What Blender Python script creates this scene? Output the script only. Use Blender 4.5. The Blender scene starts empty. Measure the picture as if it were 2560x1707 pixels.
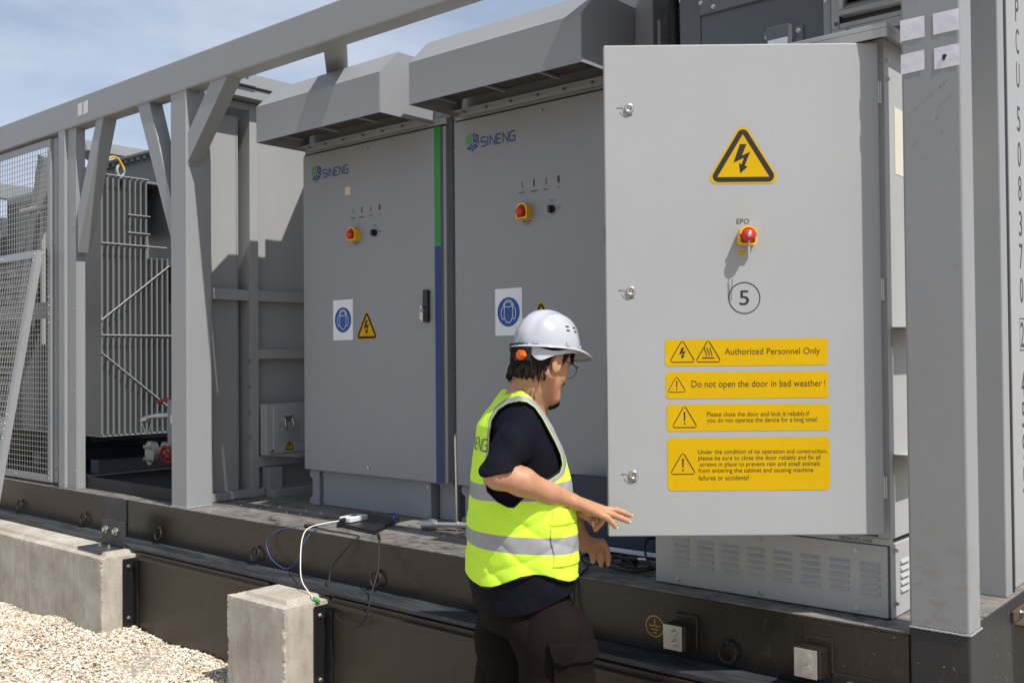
import bpy, bmesh, math, random
import numpy as np
from mathutils import Vector, Matrix, noise
from mathutils.bvhtree import BVHTree
random.seed(7); RNG = np.random.default_rng(7)
SC = bpy.context.scene
COL = SC.collection
rad = math.radians

# ---------------------------------------------------------------- camera
CAM = Vector((0.918, -3.153, 0.862)); FPX = 2489.0; PW, PH = 2560, 1707
_yaw, _pit, _rol = rad(49.28), rad(0.965), rad(-0.486)
FWD = Vector((-math.cos(_yaw)*math.cos(_pit), math.sin(_yaw)*math.cos(_pit), math.sin(_pit)))
_R = FWD.cross(Vector((0, 0, 1))).normalized(); _U = _R.cross(FWD)
RGT = _R*math.cos(_rol) + _U*math.sin(_rol)
UPV = -_R*math.sin(_rol) + _U*math.cos(_rol)
cd = bpy.data.cameras.new('camera'); cam = bpy.data.objects.new('camera', cd); COL.objects.link(cam)
M = Matrix((RGT, UPV, -FWD)).transposed().to_4x4(); M.translation = CAM
cam.matrix_world = M
cd.sensor_fit = 'HORIZONTAL'; cd.sensor_width = 36.0; cd.lens = 36.0*FPX/PW
cd.clip_start = 0.05; cd.clip_end = 3000
SC.camera = cam

# ---------------------------------------------------------------- sun, sky, exposure
SUN = Vector((1.0, -0.147, 1.47)).normalized()
SUN_EL = math.asin(SUN.z); SUN_AZ = math.atan2(SUN.x, SUN.y)
sl = bpy.data.lights.new('sun', 'SUN'); sl.energy = 5.0; sl.angle = rad(0.55); sl.color = (1.0, 0.965, 0.91)
so = bpy.data.objects.new('sun', sl); COL.objects.link(so)
so.rotation_euler = (-SUN).to_track_quat('-Z', 'Y').to_euler(); so.location = SUN*30
W = bpy.data.worlds.new('World'); SC.world = W; W.use_nodes = True
nt = W.node_tree; nt.nodes.clear()
def wn(t, **k):
    n = nt.nodes.new(t)
    for a, b in k.items(): setattr(n, a, b)
    return n
sky = wn('ShaderNodeTexSky', sky_type='NISHITA', sun_disc=False, sun_elevation=SUN_EL, sun_rotation=SUN_AZ,
         air_density=1.0, dust_density=1.2, ozone_density=2.0)
tc = wn('ShaderNodeTexCoord'); mp = wn('ShaderNodeMapping'); mp.inputs['Scale'].default_value = (1.6, 1.6, 5.0)
nz = wn('ShaderNodeTexNoise'); nz.inputs['Scale'].default_value = 1.9; nz.inputs['Detail'].default_value = 7; nz.inputs['Roughness'].default_value = 0.58
cr = wn('ShaderNodeValToRGB'); cr.color_ramp.elements[0].position = 0.40; cr.color_ramp.elements[1].position = 0.74
cr.color_ramp.elements[0].color = (0.30, 0.30, 0.30, 1); cr.color_ramp.elements[1].color = (0.74, 0.74, 0.74, 1)
mx = wn('ShaderNodeMix', data_type='RGBA'); mx.inputs[7].default_value = (6.7, 7.1, 8.1, 1)
bg = wn('ShaderNodeBackground'); bg.inputs['Strength'].default_value = 0.113
ow = wn('ShaderNodeOutputWorld'); L = nt.links.new
L(tc.outputs['Generated'], mp.inputs['Vector']); L(mp.outputs[0], nz.inputs['Vector']); L(nz.outputs['Fac'], cr.inputs[0])
L(cr.outputs[0], mx.inputs[0]); L(sky.outputs[0], mx.inputs[6]); L(mx.outputs[2], bg.inputs[0]); L(bg.outputs[0], ow.inputs[0])
SC.view_settings.view_transform = 'Standard'; SC.view_settings.look = 'None'
SC.view_settings.exposure = 0.08; SC.view_settings.gamma = 1.0
SC.cycles.use_denoising = True
SC.cycles.max_bounces = 8; SC.cycles.diffuse_bounces = 5; SC.cycles.glossy_bounces = 4

# ---------------------------------------------------------------- materials
def s2l(c):
    return tuple(((v/255.0)/12.92 if v/255.0 <= 0.04045 else ((v/255.0+0.055)/1.055)**2.4) for v in c)
class Mat:
    def __init__(s, name):
        s.m = bpy.data.materials.new(name); s.m.use_nodes = True; s.t = s.m.node_tree; s.t.nodes.clear()
        s.o = s.n('ShaderNodeOutputMaterial'); s.b = s.n('ShaderNodeBsdfPrincipled'); s.l(s.b.outputs[0], s.o.inputs[0])
        s.c = s.n('ShaderNodeTexCoord').outputs['Object']
    def n(s, t, **k):
        x = s.t.nodes.new(t)
        for a, b in k.items(): setattr(x, a, b)
        return x
    def l(s, a, b): s.t.links.new(a, b)
    def map(s, sc, loc=(0, 0, 0)):
        m = s.n('ShaderNodeMapping'); m.inputs['Scale'].default_value = sc; m.inputs['Location'].default_value = loc
        s.l(s.c, m.inputs[0]); return m.outputs[0]
    def noise(s, scale, detail=4, rough=0.55, vec=None, dist=0.0):
        x = s.n('ShaderNodeTexNoise'); x.inputs['Scale'].default_value = scale; x.inputs['Detail'].default_value = detail
        x.inputs['Roughness'].default_value = rough; x.inputs['Distortion'].default_value = dist
        s.l(vec if vec is not None else s.c, x.inputs['Vector']); return x.outputs['Fac']
    def ramp(s, f, a, b, ca=0.0, cb=1.0):
        r = s.n('ShaderNodeMapRange'); r.inputs[1].default_value = a; r.inputs[2].default_value = b
        r.inputs[3].default_value = ca; r.inputs[4].default_value = cb; s.l(f, r.inputs[0]); return r.outputs[0]
    def mix(s, f, a, b):
        x = s.n('ShaderNodeMix', data_type='RGBA')
        for i, v in ((0, f), (6, a), (7, b)):
            if isinstance(v, (tuple, list)): x.inputs[i].default_value = (*v, 1) if len(v) == 3 else v
            elif isinstance(v, (int, float)): x.inputs[i].default_value = v
            else: s.l(v, x.inputs[i])
        return x.outputs[2]
    def math(s, op, a, b=0.0):
        x = s.n('ShaderNodeMath', operation=op)
        for i, v in ((0, a), (1, b)):
            if isinstance(v, (int, float)): x.inputs[i].default_value = v
            else: s.l(v, x.inputs[i])
        return x.outputs[0]
    def bump(s, h, strength=0.3, dist=0.01):
        x = s.n('ShaderNodeBump'); x.inputs['Strength'].default_value = strength; x.inputs['Distance'].default_value = dist
        s.l(h, x.inputs['Height']); s.l(x.outputs[0], s.b.inputs['Normal']); return x
    def set(s, base=None, rough=None, metal=None, spec=None):
        for k, v in (('Base Color', base), ('Roughness', rough), ('Metallic', metal), ('Specular IOR Level', spec)):
            if v is None: continue
            if isinstance(v, tuple): s.b.inputs[k].default_value = (*v[:3], 1)
            elif isinstance(v, (int, float)): s.b.inputs[k].default_value = v
            else: s.l(v, s.b.inputs[k])
        return s
MT = {}
def simple(name, col, rough=0.5, metal=0.0, spec=0.5, bumpy=0.0, bs=200, var=0.08):
    m = Mat(name); f = m.noise(9, 3)
    a = tuple(min(1, v*(1-var)) for v in col); b = tuple(min(1, v*(1+var)) for v in col)
    m.set(base=m.mix(f, a, b), rough=rough, metal=metal, spec=spec)
    if bumpy: m.bump(m.noise(bs, 3), bumpy, 0.002)
    MT[name] = m.m; return m.m
def post_wear():
    m = Mat('post_worn'); f1 = m.noise(2.1, 5, 0.6)
    base = m.mix(f1, (0.245, 0.251, 0.255), (0.278, 0.284, 0.288))
    sx = m.n('ShaderNodeSeparateXYZ'); m.l(m.c, sx.inputs[0])
    low = m.ramp(sx.outputs[2], 0.27, 0.62, 1.0, 0.0)
    st = m.ramp(m.noise(9, 7, 0.7, m.map((1, 1, 1.6))), 0.50, 0.72)
    base = m.mix(m.math('MULTIPLY', m.math('MULTIPLY', st, low), 0.85), base, (0.17, 0.105, 0.065))
    ed = m.ramp(m.noise(26, 6, 0.7), 0.60, 0.70)
    base = m.mix(m.math('MULTIPLY', ed, 0.22), base, (0.17, 0.14, 0.11))
    sp = m.ramp(m.noise(95, 2, 0.4), 0.71, 0.74); base = m.mix(m.math('MULTIPLY', sp, 0.5), base, (0.40, 0.36, 0.31))
    m.set(base=base, rough=m.ramp(f1, 0.3, 0.7, 0.38, 0.52), spec=0.45); m.bump(m.noise(200, 3, 0.6), 0.18, 0.0015); MT['post_worn'] = m.m
post_wear()
def paint(name, col, rough=0.42, peel=0.12, dirt=0.25, dirtcol=(0.20, 0.175, 0.14), peelscale=260, dust=0.10):
    """sprayed steel paint: faint mottling, streaks of grime running down, orange peel"""
    m = Mat(name)
    f1 = m.noise(2.1, 5, 0.6); f2 = m.noise(5.0, 6, 0.65, m.map((7, 7, 0.8)))
    base = m.mix(f1, tuple(v*0.93 for v in col), tuple(min(1, v*1.06) for v in col))
    st = m.math('MULTIPLY', m.ramp(f2, 0.56, 0.82), dirt)
    base = m.mix(st, base, dirtcol)
    sp = m.math('MULTIPLY', m.ramp(m.noise(70, 2, 0.5), 0.70, 0.76), dust)
    base = m.mix(sp, base, (0.45, 0.42, 0.38))
    r = m.math('ADD', m.ramp(f1, 0.3, 0.7, rough-0.05, rough+0.07), m.math('MULTIPLY', st, 0.4))
    m.set(base=base, rough=r, spec=0.45); m.bump(m.noise(peelscale, 2, 0.5), peel, 0.0012)
    MT[name] = m.m; return m.m
paint('frame_grey', (0.275, 0.284, 0.290), 0.40, dirt=0.22)
paint('post_grey', (0.262, 0.268, 0.272), 0.42, dirt=0.45, dirtcol=(0.16, 0.11, 0.07), dust=0.35)
paint('cabinet_grey', (0.262, 0.270, 0.285), 0.50, peel=0.30, dirt=0.10, peelscale=420)
paint('door_grey', (0.335, 0.342, 0.348), 0.50, peel=0.32, dirt=0.08, peelscale=330, dust=0.04)
paint('light_grey', (0.375, 0.38, 0.375), 0.48, peel=0.2, dirt=0.15)
paint('tank_grey', (0.21, 0.22, 0.23), 0.38, dirt=0.25)
paint('wall_grey', (0.325, 0.330, 0.325), 0.42, dirt=0.2)
paint('panel_grey', (0.33, 0.335, 0.335), 0.5)
paint('fin_grey', (0.165, 0.172, 0.178), 0.38, dirt=0.25)
paint('scuffed_black', (0.028, 0.027, 0.027), 0.62, dirt=0.5, dirtcol=(0.10, 0.085, 0.07), dust=0.6)
paint('dark_grey', (0.10, 0.11, 0.125), 0.5, dirt=0.2)
simple('green_stripe', (0.02, 0.22, 0.03), 0.4); simple('blue_stripe', (0.003, 0.030, 0.155), 0.4)
simple('logo_blue', (0.003, 0.038, 0.155), 0.45); simple('logo_green', (0.03, 0.27, 0.04), 0.45)
simple('sign_blue', (0.003, 0.060, 0.27), 0.35); simple('sign_white', (0.72, 0.73, 0.76), 0.35)
simple('sign_yellow', (0.56, 0.345, 0.001), 0.6, spec=0.12); simple('sign_black', (0.022, 0.020, 0.020), 0.6, spec=0.25)
simple('text_brown', (0.075, 0.045, 0.012), 0.6, spec=0.25); simple('text_dark', (0.035, 0.037, 0.042), 0.6)
simple('button_yellow', (0.80, 0.42, 0.005), 0.35); simple('button_red', (0.62, 0.018, 0.02), 0.35)
simple('black_plastic', (0.012, 0.012, 0.013), 0.38); simple('black_rubber', (0.010, 0.010, 0.011), 0.6)
simple('steel', (0.62, 0.60, 0.56), 0.28, 1.0); simple('zinc', (0.55, 0.54, 0.50), 0.40, 1.0, var=0.2)
simple('galvanised', (0.50, 0.49, 0.46), 0.42, 0.7, var=0.2, bumpy=0.2, bs=60)
simple('brass', (0.65, 0.50, 0.28), 0.3, 1.0)
simple('paper_white', (0.66, 0.655, 0.72), 0.7, bumpy=0.5, bs=40); simple('beige_tape', (0.62, 0.53, 0.34), 0.7)
simple('cream_label', (0.62, 0.585, 0.48), 0.6); simple('earth_yellow', (0.42, 0.27, 0.02), 0.5)
simple('white_plastic', (0.72, 0.73, 0.72), 0.35); simple('cable_white', (0.78, 0.72, 0.62), 0.45)
simple('cable_blue', (0.04, 0.09, 0.30), 0.35); simple('cable_green', (0.05, 0.45, 0.06), 0.4)
simple('red_enamel', (0.26, 0.010, 0.013), 0.4); simple('navy', (0.012, 0.022, 0.05), 0.45)
simple('window_dark', (0.02, 0.025, 0.025), 0.15); simple('lamp_green', (0.02, 0.30, 0.10), 0.3); simple('lamp_red', (0.25, 0.10, 0.13), 0.3)
simple('scuff', (0.13, 0.11, 0.095), 0.8); simple('rust', (0.085, 0.05, 0.033), 0.8, bumpy=0.5, bs=80, var=0.4)

def mat_black_paint():
    m = Mat('black_paint')
    f = m.noise(1.6, 6, 0.65); g = m.noise(9, 6, 0.7, m.map((3, 3, 1)))
    base = m.mix(f, (0.012, 0.009, 0.007), (0.026, 0.018, 0.012))
    base = m.mix(m.math('MULTIPLY', m.ramp(g, 0.60, 0.80), 0.35), base, (0.16, 0.13, 0.10))
    sp = m.ramp(m.noise(120, 2, 0.4), 0.735, 0.76)
    base = m.mix(m.math('MULTIPLY', sp, 0.5), base, (0.40, 0.34, 0.27))
    sx = m.n('ShaderNodeSeparateXYZ'); m.l(m.c, sx.inputs[0])      # base darkens towards the bottom, noise breaking up its edge
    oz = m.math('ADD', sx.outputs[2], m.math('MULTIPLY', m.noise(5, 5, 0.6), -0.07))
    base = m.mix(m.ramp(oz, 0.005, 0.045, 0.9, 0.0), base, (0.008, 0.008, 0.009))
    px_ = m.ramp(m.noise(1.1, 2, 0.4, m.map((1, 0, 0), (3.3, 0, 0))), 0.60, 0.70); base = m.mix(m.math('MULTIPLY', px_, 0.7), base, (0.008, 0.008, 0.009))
    m.set(base=base, rough=m.ramp(f, 0.3, 0.7, 0.24, 0.40), spec=0.5)
    m.bump(m.noise(60, 5, 0.6), 0.10, 0.004); MT['black_paint'] = m.m
mat_black_paint()
def mat_deck():
    m = Mat('deck_worn')
    f = m.noise(3.2, 8, 0.68, m.map((1, 1.25, 1)), 0.5); g = m.noise(16, 7, 0.72, m.map((0.85, 1.1, 1)), 0.6)
    base = m.mix(m.ramp(f, 0.36, 0.66), (0.055, 0.054, 0.054), (0.20, 0.19, 0.175))
    base = m.mix(m.math('MULTIPLY', m.ramp(g, 0.42, 0.66), 0.8), base, (0.27, 0.24, 0.20))
    h = m.noise(5, 7, 0.7, m.map((1, 1, 1), (4, 2, 0)))
    base = m.mix(m.ramp(h, 0.60, 0.66), base, (0.018, 0.018, 0.02))
    m.set(base=base, rough=m.ramp(f, 0.3, 0.7, 0.42, 0.7), spec=0.4)
    m.bump(m.noise(90, 5, 0.65), 0.25, 0.003); MT['deck_worn'] = m.m
mat_deck()
def mat_flange():
    m = Mat('flange_black'); f = m.noise(4, 8, 0.68, m.map((0.6, 3, 1)), 0.5); g = m.noise(30, 5, 0.7, m.map((0.4, 2, 1)))
    base = m.mix(m.ramp(f, 0.36, 0.68), (0.016, 0.018, 0.023), (0.060, 0.062, 0.068))
    base = m.mix(m.math('MULTIPLY', m.ramp(g, 0.56, 0.74), 0.4), base, (0.15, 0.135, 0.115))
    m.set(base=base, rough=m.ramp(f, 0.3, 0.7, 0.35, 0.6), spec=0.4); m.bump(m.noise(60, 5, 0.65), 0.2, 0.003); MT['flange_black'] = m.m
mat_flange()
def mat_skirt():
    m = Mat('skirt_black'); f = m.noise(1.3, 5, 0.6)
    base = m.mix(f, (0.019, 0.0125, 0.009), (0.034, 0.023, 0.016))
    base = m.mix(m.math('MULTIPLY', m.ramp(m.noise(3, 6, 0.7, m.map((6, 6, 0.7))), 0.58, 0.8), 0.25), base, (0.12, 0.10, 0.08))
    m.set(base=base, rough=0.40, spec=0.55); m.bump(m.noise(3, 2), 0.1, 0.01); MT['skirt_black'] = m.m
mat_skirt()
def mat_concrete():
    m = Mat('concrete')
    f = m.noise(3.0, 9, 0.68); g = m.noise(4.0, 8, 0.7, m.map((3.5, 3.5, 0.8)), 0.8); p = m.noise(95, 3, 0.6)
    base = m.mix(m.ramp(f, 0.3, 0.7), (0.31, 0.272, 0.215), (0.56, 0.52, 0.455))
    base = m.mix(m.math('MULTIPLY', m.ramp(g, 0.48, 0.76), 0.58), base, (0.165, 0.140, 0.108))
    q = m.noise(4.5, 8, 0.7, m.map((6, 6, 0.5), (3, 7, 1)))
    base = m.mix(m.math('MULTIPLY', m.ramp(q, 0.55, 0.8), 0.3), base, (0.50, 0.46, 0.40))
    base = m.mix(m.ramp(p, 0.70, 0.76), base, (0.10, 0.085, 0.065))
    m.set(base=base, rough=0.9, spec=0.2)
    h = m.math('ADD', m.math('MULTIPLY', m.noise(220, 6, 0.7), 0.35), m.math('MULTIPLY', m.ramp(p, 0.66, 0.74), -0.8))
    h = m.math('ADD', h, m.math('MULTIPLY', m.noise(14, 6, 0.6), 0.8))
    m.bump(h, 0.55, 0.006); MT['concrete'] = m.m
mat_concrete()
def mat_gravel(name, ground):
    m = Mat(name)
    v = m.n('ShaderNodeTexVoronoi'); v.inputs['Scale'].default_value = 55 if ground else 38
    m.l(m.c, v.inputs['Vector'])
    sep = m.n('ShaderNodeSeparateColor'); m.l(v.outputs['Color'], sep.inputs[0])
    base = m.mix(m.ramp(sep.outputs[0], 0, 1), (0.35, 0.29, 0.215) if ground else (0.50, 0.405, 0.285), (0.54, 0.485, 0.395) if ground else (0.86, 0.80, 0.69))
    base = m.mix(m.math('MULTIPLY', m.ramp(m.noise(60, 3), 0.5, 0.75), 0.4), base, (0.36, 0.28, 0.20))
    m.set(base=base, rough=0.9, spec=0.2)
    if ground: m.bump(m.ramp(v.outputs['Distance'], 0, 0.6, 1, 0), 0.8, 0.02)
    else: m.bump(m.noise(130, 5, 0.65), 0.5, 0.004)
    MT[name] = m.m
mat_gravel('gravel_stone', False); mat_gravel('gravel_bed', True)
def mat_filter():
    m = Mat('filter_mesh')
    w = m.n('ShaderNodeTexWave', wave_type='BANDS', bands_direction='DIAGONAL'); w.inputs['Scale'].default_value = 85; w.inputs['Distortion'].default_value = 2.5
    m.l(m.c, w.inputs['Vector'])
    m.set(base=m.mix(w.outputs['Fac'], (0.02, 0.018, 0.016), (0.15, 0.13, 0.11)), rough=0.55); m.bump(w.outputs['Fac'], 0.6, 0.004)
    MT['filter_mesh'] = m.m
mat_filter()
def mat_skin():
    m = Mat('skin'); f = m.noise(14, 5, 0.6)
    base = m.mix(f, (0.42, 0.215, 0.120), (0.50, 0.27, 0.16))
    base = m.mix(m.math('MULTIPLY', m.ramp(m.noise(32, 5, 0.65), 0.45, 0.75), 0.5), base, (0.40, 0.15, 0.085))
    m.set(base=base, rough=0.48, spec=0.4); m.b.inputs['Subsurface Weight'].default_value = 0.12
    m.b.inputs['Subsurface Radius'].default_value = (0.012, 0.005, 0.003); m.b.inputs['Subsurface Scale'].default_value = 0.6
    m.bump(m.math('ADD', m.noise(260, 3), m.math('MULTIPLY', m.noise(60, 4, 0.6), 1.5)), 0.35, 0.0025); MT['skin'] = m.m
mat_skin()
def cloth(name, c1, c2, rough=0.85, weave=900, fold=0.5, sheen=0.2):
    m = Mat(name); f = m.noise(6, 5, 0.6)
    m.set(base=m.mix(f, c1, c2), rough=rough, spec=0.08)
    if sheen: m.b.inputs['Sheen Weight'].default_value = sheen
    h = m.math('ADD', m.math('MULTIPLY', m.noise(weave, 2), 0.12), m.math('MULTIPLY', m.noise(9, 4, 0.5, m.map((1, 1, 0.45)), 0.8), fold))
    m.bump(h, 0.55, 0.02); MT[name] = m.m; return m
cloth('shirt_navy', (0.0045, 0.0045, 0.009), (0.008, 0.008, 0.014), 0.75, sheen=0)
cloth('trousers_brown', (0.0075, 0.005, 0.0042), (0.013, 0.0088, 0.0075), 0.8, sheen=0)
cloth('hair_black', (0.012, 0.009, 0.008), (0.03, 0.023, 0.02), 0.45, weave=500, sheen=0)
def mat_vest():
    m = Mat('vest_fabric')
    a = m.n('ShaderNodeAttribute', attribute_name='band'); b = m.n('ShaderNodeAttribute', attribute_name='trim')
    f = m.noise(7, 4)
    y = m.mix(f, (0.56, 0.93, 0.045), (0.68, 1.0, 0.065))
    g = m.mix(m.noise(30, 4), (0.26, 0.26, 0.27), (0.36, 0.36, 0.37))
    band = m.ramp(a.outputs['Fac'], -0.0006, 0.0006); trim = m.ramp(b.outputs['Fac'], -0.0006, 0.0006)
    base = m.mix(trim, m.mix(band, y, g), (0.012, 0.012, 0.014))
    m.set(base=base, rough=m.ramp(band, 0, 1, 0.75, 0.42), spec=0.3)
    m.b.inputs['Subsurface Weight'].default_value = 0.0
    h = m.math('ADD', m.math('MULTIPLY', m.noise(700, 2), 0.08), m.math('MULTIPLY', m.noise(8, 4, 0.5, m.map((1, 1, 0.4)), 1.2), 0.6))
    m.bump(h, 0.5, 0.02); MT['vest_fabric'] = m.m
mat_vest()
simple('helmet_white', (0.42, 0.435, 0.475), 0.16, spec=0.5, var=0.01); simple('strap_grey', (0.50, 0.51, 0.53), 0.4)
simple('orange_plastic', (0.75, 0.13, 0.01), 0.3); simple('shoe_black', (0.02, 0.02, 0.02), 0.6)
def mat_glass():
    m = Mat('lens_glass'); m.set(base=(0.9, 0.92, 0.93), rough=0.03); m.b.inputs['Transmission Weight'].default_value = 1.0
    m.b.inputs['IOR'].default_value = 1.05; MT['lens_glass'] = m.m
mat_glass()

# ---------------------------------------------------------------- mesh helpers
def vec(p): return Vector(p)
class MB:
    def __init__(s): s.v = []; s.f = []; s.mi = []; s.sm = []
    def add(s, vs, fs, mat=0, smooth=False):
        b = len(s.v); s.v += [tuple(p) for p in vs]
        for f in fs: s.f.append([i+b for i in f]); s.mi.append(mat); s.sm.append(smooth)
        return s
    def box(s, x0, x1, y0, y1, z0, z1, mat=0):
        v = [(x, y, z) for z in (z0, z1) for y in (y0, y1) for x in (x0, x1)]
        return s.add(v, [(0, 2, 3, 1), (4, 5, 7, 6), (0, 1, 5, 4), (2, 6, 7, 3), (0, 4, 6, 2), (1, 3, 7, 5)], mat)
    def shift(s, d): s.v = [(p[0]+d[0], p[1]+d[1], p[2]+d[2]) for p in s.v]; return s
    def obox(s, o, ax, ay, az, mat=0):
        """box from corner o with edge vectors"""
        o, ax, ay, az = map(vec, (o, ax, ay, az))
        v = [o + ax*i + ay*j + az*k for k in (0, 1) for j in (0, 1) for i in (0, 1)]
        f = [(0, 2, 3, 1), (4, 5, 7, 6), (0, 1, 5, 4), (2, 6, 7, 3), (0, 4, 6, 2), (1, 3, 7, 5)]
        if ax.cross(ay).dot(az) < 0: f = [tuple(reversed(q)) for q in f]
        return s.add(v, f, mat)
    def prism(s, pts, ext, mat=0, mat_side=None):
        pts = [vec(p) for p in pts]; ext = vec(ext); n = len(pts)
        nrm = Vector((0, 0, 0))
        for i in range(n): nrm += pts[i].cross(pts[(i+1) % n])
        if nrm.dot(ext) > 0: pts = pts[::-1]
        v = pts + [p+ext for p in pts]
        s.add(v, [list(range(n)), list(range(2*n-1, n-1, -1))], mat)
        return s.add(v, [(i, i+n, (i+1) % n+n, (i+1) % n) for i in range(n)], mat if mat_side is None else mat_side)
    def beam(s, p, q, w, h, up=(0, 0, 1), mat=0):
        p, q = vec(p), vec(q); d = (q-p).normalized(); a = d.cross(vec(up)).normalized(); b = a.cross(d).normalized()
        return s.obox(p-a*w/2-b*h/2, q-p, a*w, b*h, mat)
    def cyl(s, p, q, r, n=16, r2=None, mat=0, smooth=True):
        p, q = vec(p), vec(q); r2 = r if r2 is None else r2
        d = (q-p).normalized(); a = d.orthogonal().normalized(); b = d.cross(a)
        v = []
        for c, rr in ((p, r), (q, r2)):
            for i in range(n):
                t = 2*math.pi*i/n; v.append(c + a*math.cos(t)*rr + b*math.sin(t)*rr)
        s.add(v, [(i, (i+1) % n, (i+1) % n+n, i+n) for i in range(n)], mat, smooth)
        s.add(v[:n], [list(range(n-1, -1, -1))], mat); return s.add(v[n:], [list(range(n))], mat)
    def hexbolt(s, p, nrm, r, h, mat=0, washer=True):
        p, nrm = vec(p), vec(nrm).normalized()
        if washer: s.cyl(p, p+nrm*h*0.25, r*1.5, 16, mat=mat)
        s.cyl(p+nrm*h*0.2, p+nrm*h, r, 6, mat=mat, smooth=False); return s
    def tube(s, pts, r, n=6, mat=0, closed=False, smooth=True):
        pts = [vec(p) for p in pts]; m = len(pts); rings = []; a = None
        for i, p in enumerate(pts):
            if closed: t = (pts[(i+1) % m]-pts[i-1]).normalized()
            else: t = (pts[min(i+1, m-1)]-pts[max(i-1, 0)]).normalized()
            if a is None: a = t.orthogonal().normalized()
            a = (a - t*a.dot(t)).normalized(); b = t.cross(a); rr = r[i] if isinstance(r, (list, tuple)) else r
            rings.append([p + (a*math.cos(2*math.pi*k/n) + b*math.sin(2*math.pi*k/n))*rr for k in range(n)])
        v = [q for rg in rings for q in rg]; f = []
        for i in range(m if closed else m-1):
            j = (i+1) % m
            for k in range(n): f.append((i*n+k, i*n+(k+1) % n, j*n+(k+1) % n, j*n+k))
        s.add(v, f, mat, smooth)
        if not closed: s.add(v[:n], [list(range(n-1, -1, -1))], mat); s.add(v[-n:], [list(range(n))], mat)
        return s
    def lathe(s, prof, o=(0, 0, 0), ax=(0, 0, 1), n=24, mat=0, smooth=True):
        o = vec(o); d = vec(ax).normalized(); a = d.orthogonal().normalized(); b = d.cross(a); v = []
        for r, h in prof:
            for k in range(n):
                t = 2*math.pi*k/n; v.append(o + d*h + (a*math.cos(t)+b*math.sin(t))*r)
        f = [(i*n+k, i*n+(k+1) % n, (i+1)*n+(k+1) % n, (i+1)*n+k) for i in range(len(prof)-1) for k in range(n)]
        return s.add(v, f, mat, smooth)
    def build_each(s, name, mats, parent=None, bevel=0, seg=2):
        """one object per separate piece (pieces whose boxes overlap stay together)"""
        n = len(s.v); par = list(range(n))
        def fi(i):
            while par[i] != i: par[i] = par[par[i]]; i = par[i]
            return i
        for f in s.f:
            r = fi(f[0])
            for q in f[1:]: par[fi(q)] = r
        # merge vertices that coincide
        seen = {}
        for i, p in enumerate(s.v):
            k = (round(p[0], 5), round(p[1], 5), round(p[2], 5))
            if k in seen: par[fi(i)] = fi(seen[k])
            else: seen[k] = i
        comp = {}
        for i in range(n): comp.setdefault(fi(i), []).append(i)
        bx = {k: [min(s.v[i][a] for i in c) for a in range(3)]+[max(s.v[i][a] for i in c) for a in range(3)] for k, c in comp.items()}
        ks = list(bx); grp = {k: k for k in ks}
        def gf(k):
            while grp[k] != k: k = grp[k]
            return k
        for i, k in enumerate(ks):
            for l in ks[:i]:
                A, B = bx[k], bx[l]
                if all(A[a] < B[a+3]-1e-5 and B[a] < A[a+3]-1e-5 for a in range(3)): grp[gf(k)] = gf(l)
        out = {}
        for fidx, f in enumerate(s.f): out.setdefault(gf(fi(f[0])), []).append(fidx)
        res = []
        for fl in out.values():
            m = MB(); mp = {}
            for q in fl:
                for i in s.f[q]:
                    if i not in mp: mp[i] = len(m.v); m.v.append(s.v[i])
                m.f.append([mp[i] for i in s.f[q]]); m.mi.append(s.mi[q]); m.sm.append(s.sm[q])
            res.append(m.build(name, mats, parent, bevel, seg))
        return res
    def build(s, name, mats, parent=None, bevel=0, seg=2, root=None, merge=False):
        o_ = root_loc(parent) if parent else (vec(root) if root is not None else Vector((0, 0, 0)))
        me = bpy.data.meshes.new(name)
        me.from_pydata([(p[0]-o_[0], p[1]-o_[1], p[2]-o_[2]) for p in s.v], [], s.f)
        for m in (mats if isinstance(mats, (list, tuple)) else [mats]): me.materials.append(MT[m])
        me.polygons.foreach_set('material_index', s.mi); me.polygons.foreach_set('use_smooth', s.sm); me.update()
        ob = bpy.data.objects.new(name, me); COL.objects.link(ob)
        if parent: ob.parent = parent
        else: ob.location = o_
        if bevel:
            b = ob.modifiers.new('bevel', 'BEVEL'); b.width = bevel; b.segments = seg; b.limit_method = 'ANGLE'; b.angle_limit = rad(40)
        return ob
def root_loc(o):
    while o.parent: o = o.parent
    return o.location.copy()
def tag(o, label=None, cat=None, group=None, kind=None):
    if label: o['label'] = label
    if cat: o['category'] = cat
    if group: o['group'] = group
    if kind: o['kind'] = kind
    return o
def empty(name, loc, label, cat, group=None):
    o = bpy.data.objects.new(name, None); COL.objects.link(o); o.location = loc; o.empty_display_size = 0.1
    return tag(o, label, cat, group)
def copy_tree(o, parent=None, skip=()):
    c = o.copy(); COL.objects.link(c); c.parent = parent
    for ch in list(o.children):
        if ch.name.split('.')[0] in skip: continue
        copy_tree(ch, c, skip)
    return c
_tx = {}
def text2d(body, bold=0.0, shear=0.0):
    k = (body, bold, shear)
    if k not in _tx:
        cu = bpy.data.curves.new('t', 'FONT'); cu.body = body; cu.size = 1.0; cu.offset = bold; cu.shear = shear; cu.resolution_u = 4
        ob = bpy.data.objects.new('t', cu); COL.objects.link(ob)
        dg = bpy.context.evaluated_depsgraph_get(); me = bpy.data.meshes.new_from_object(ob.evaluated_get(dg))
        vs = [(v.co.x, v.co.y) for v in me.vertices]; fs = [list(p.vertices) for p in me.polygons]
        bpy.data.objects.remove(ob); bpy.data.curves.remove(cu); bpy.data.meshes.remove(me)
        _tx[k] = (vs, fs)
    return _tx[k]
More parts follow.
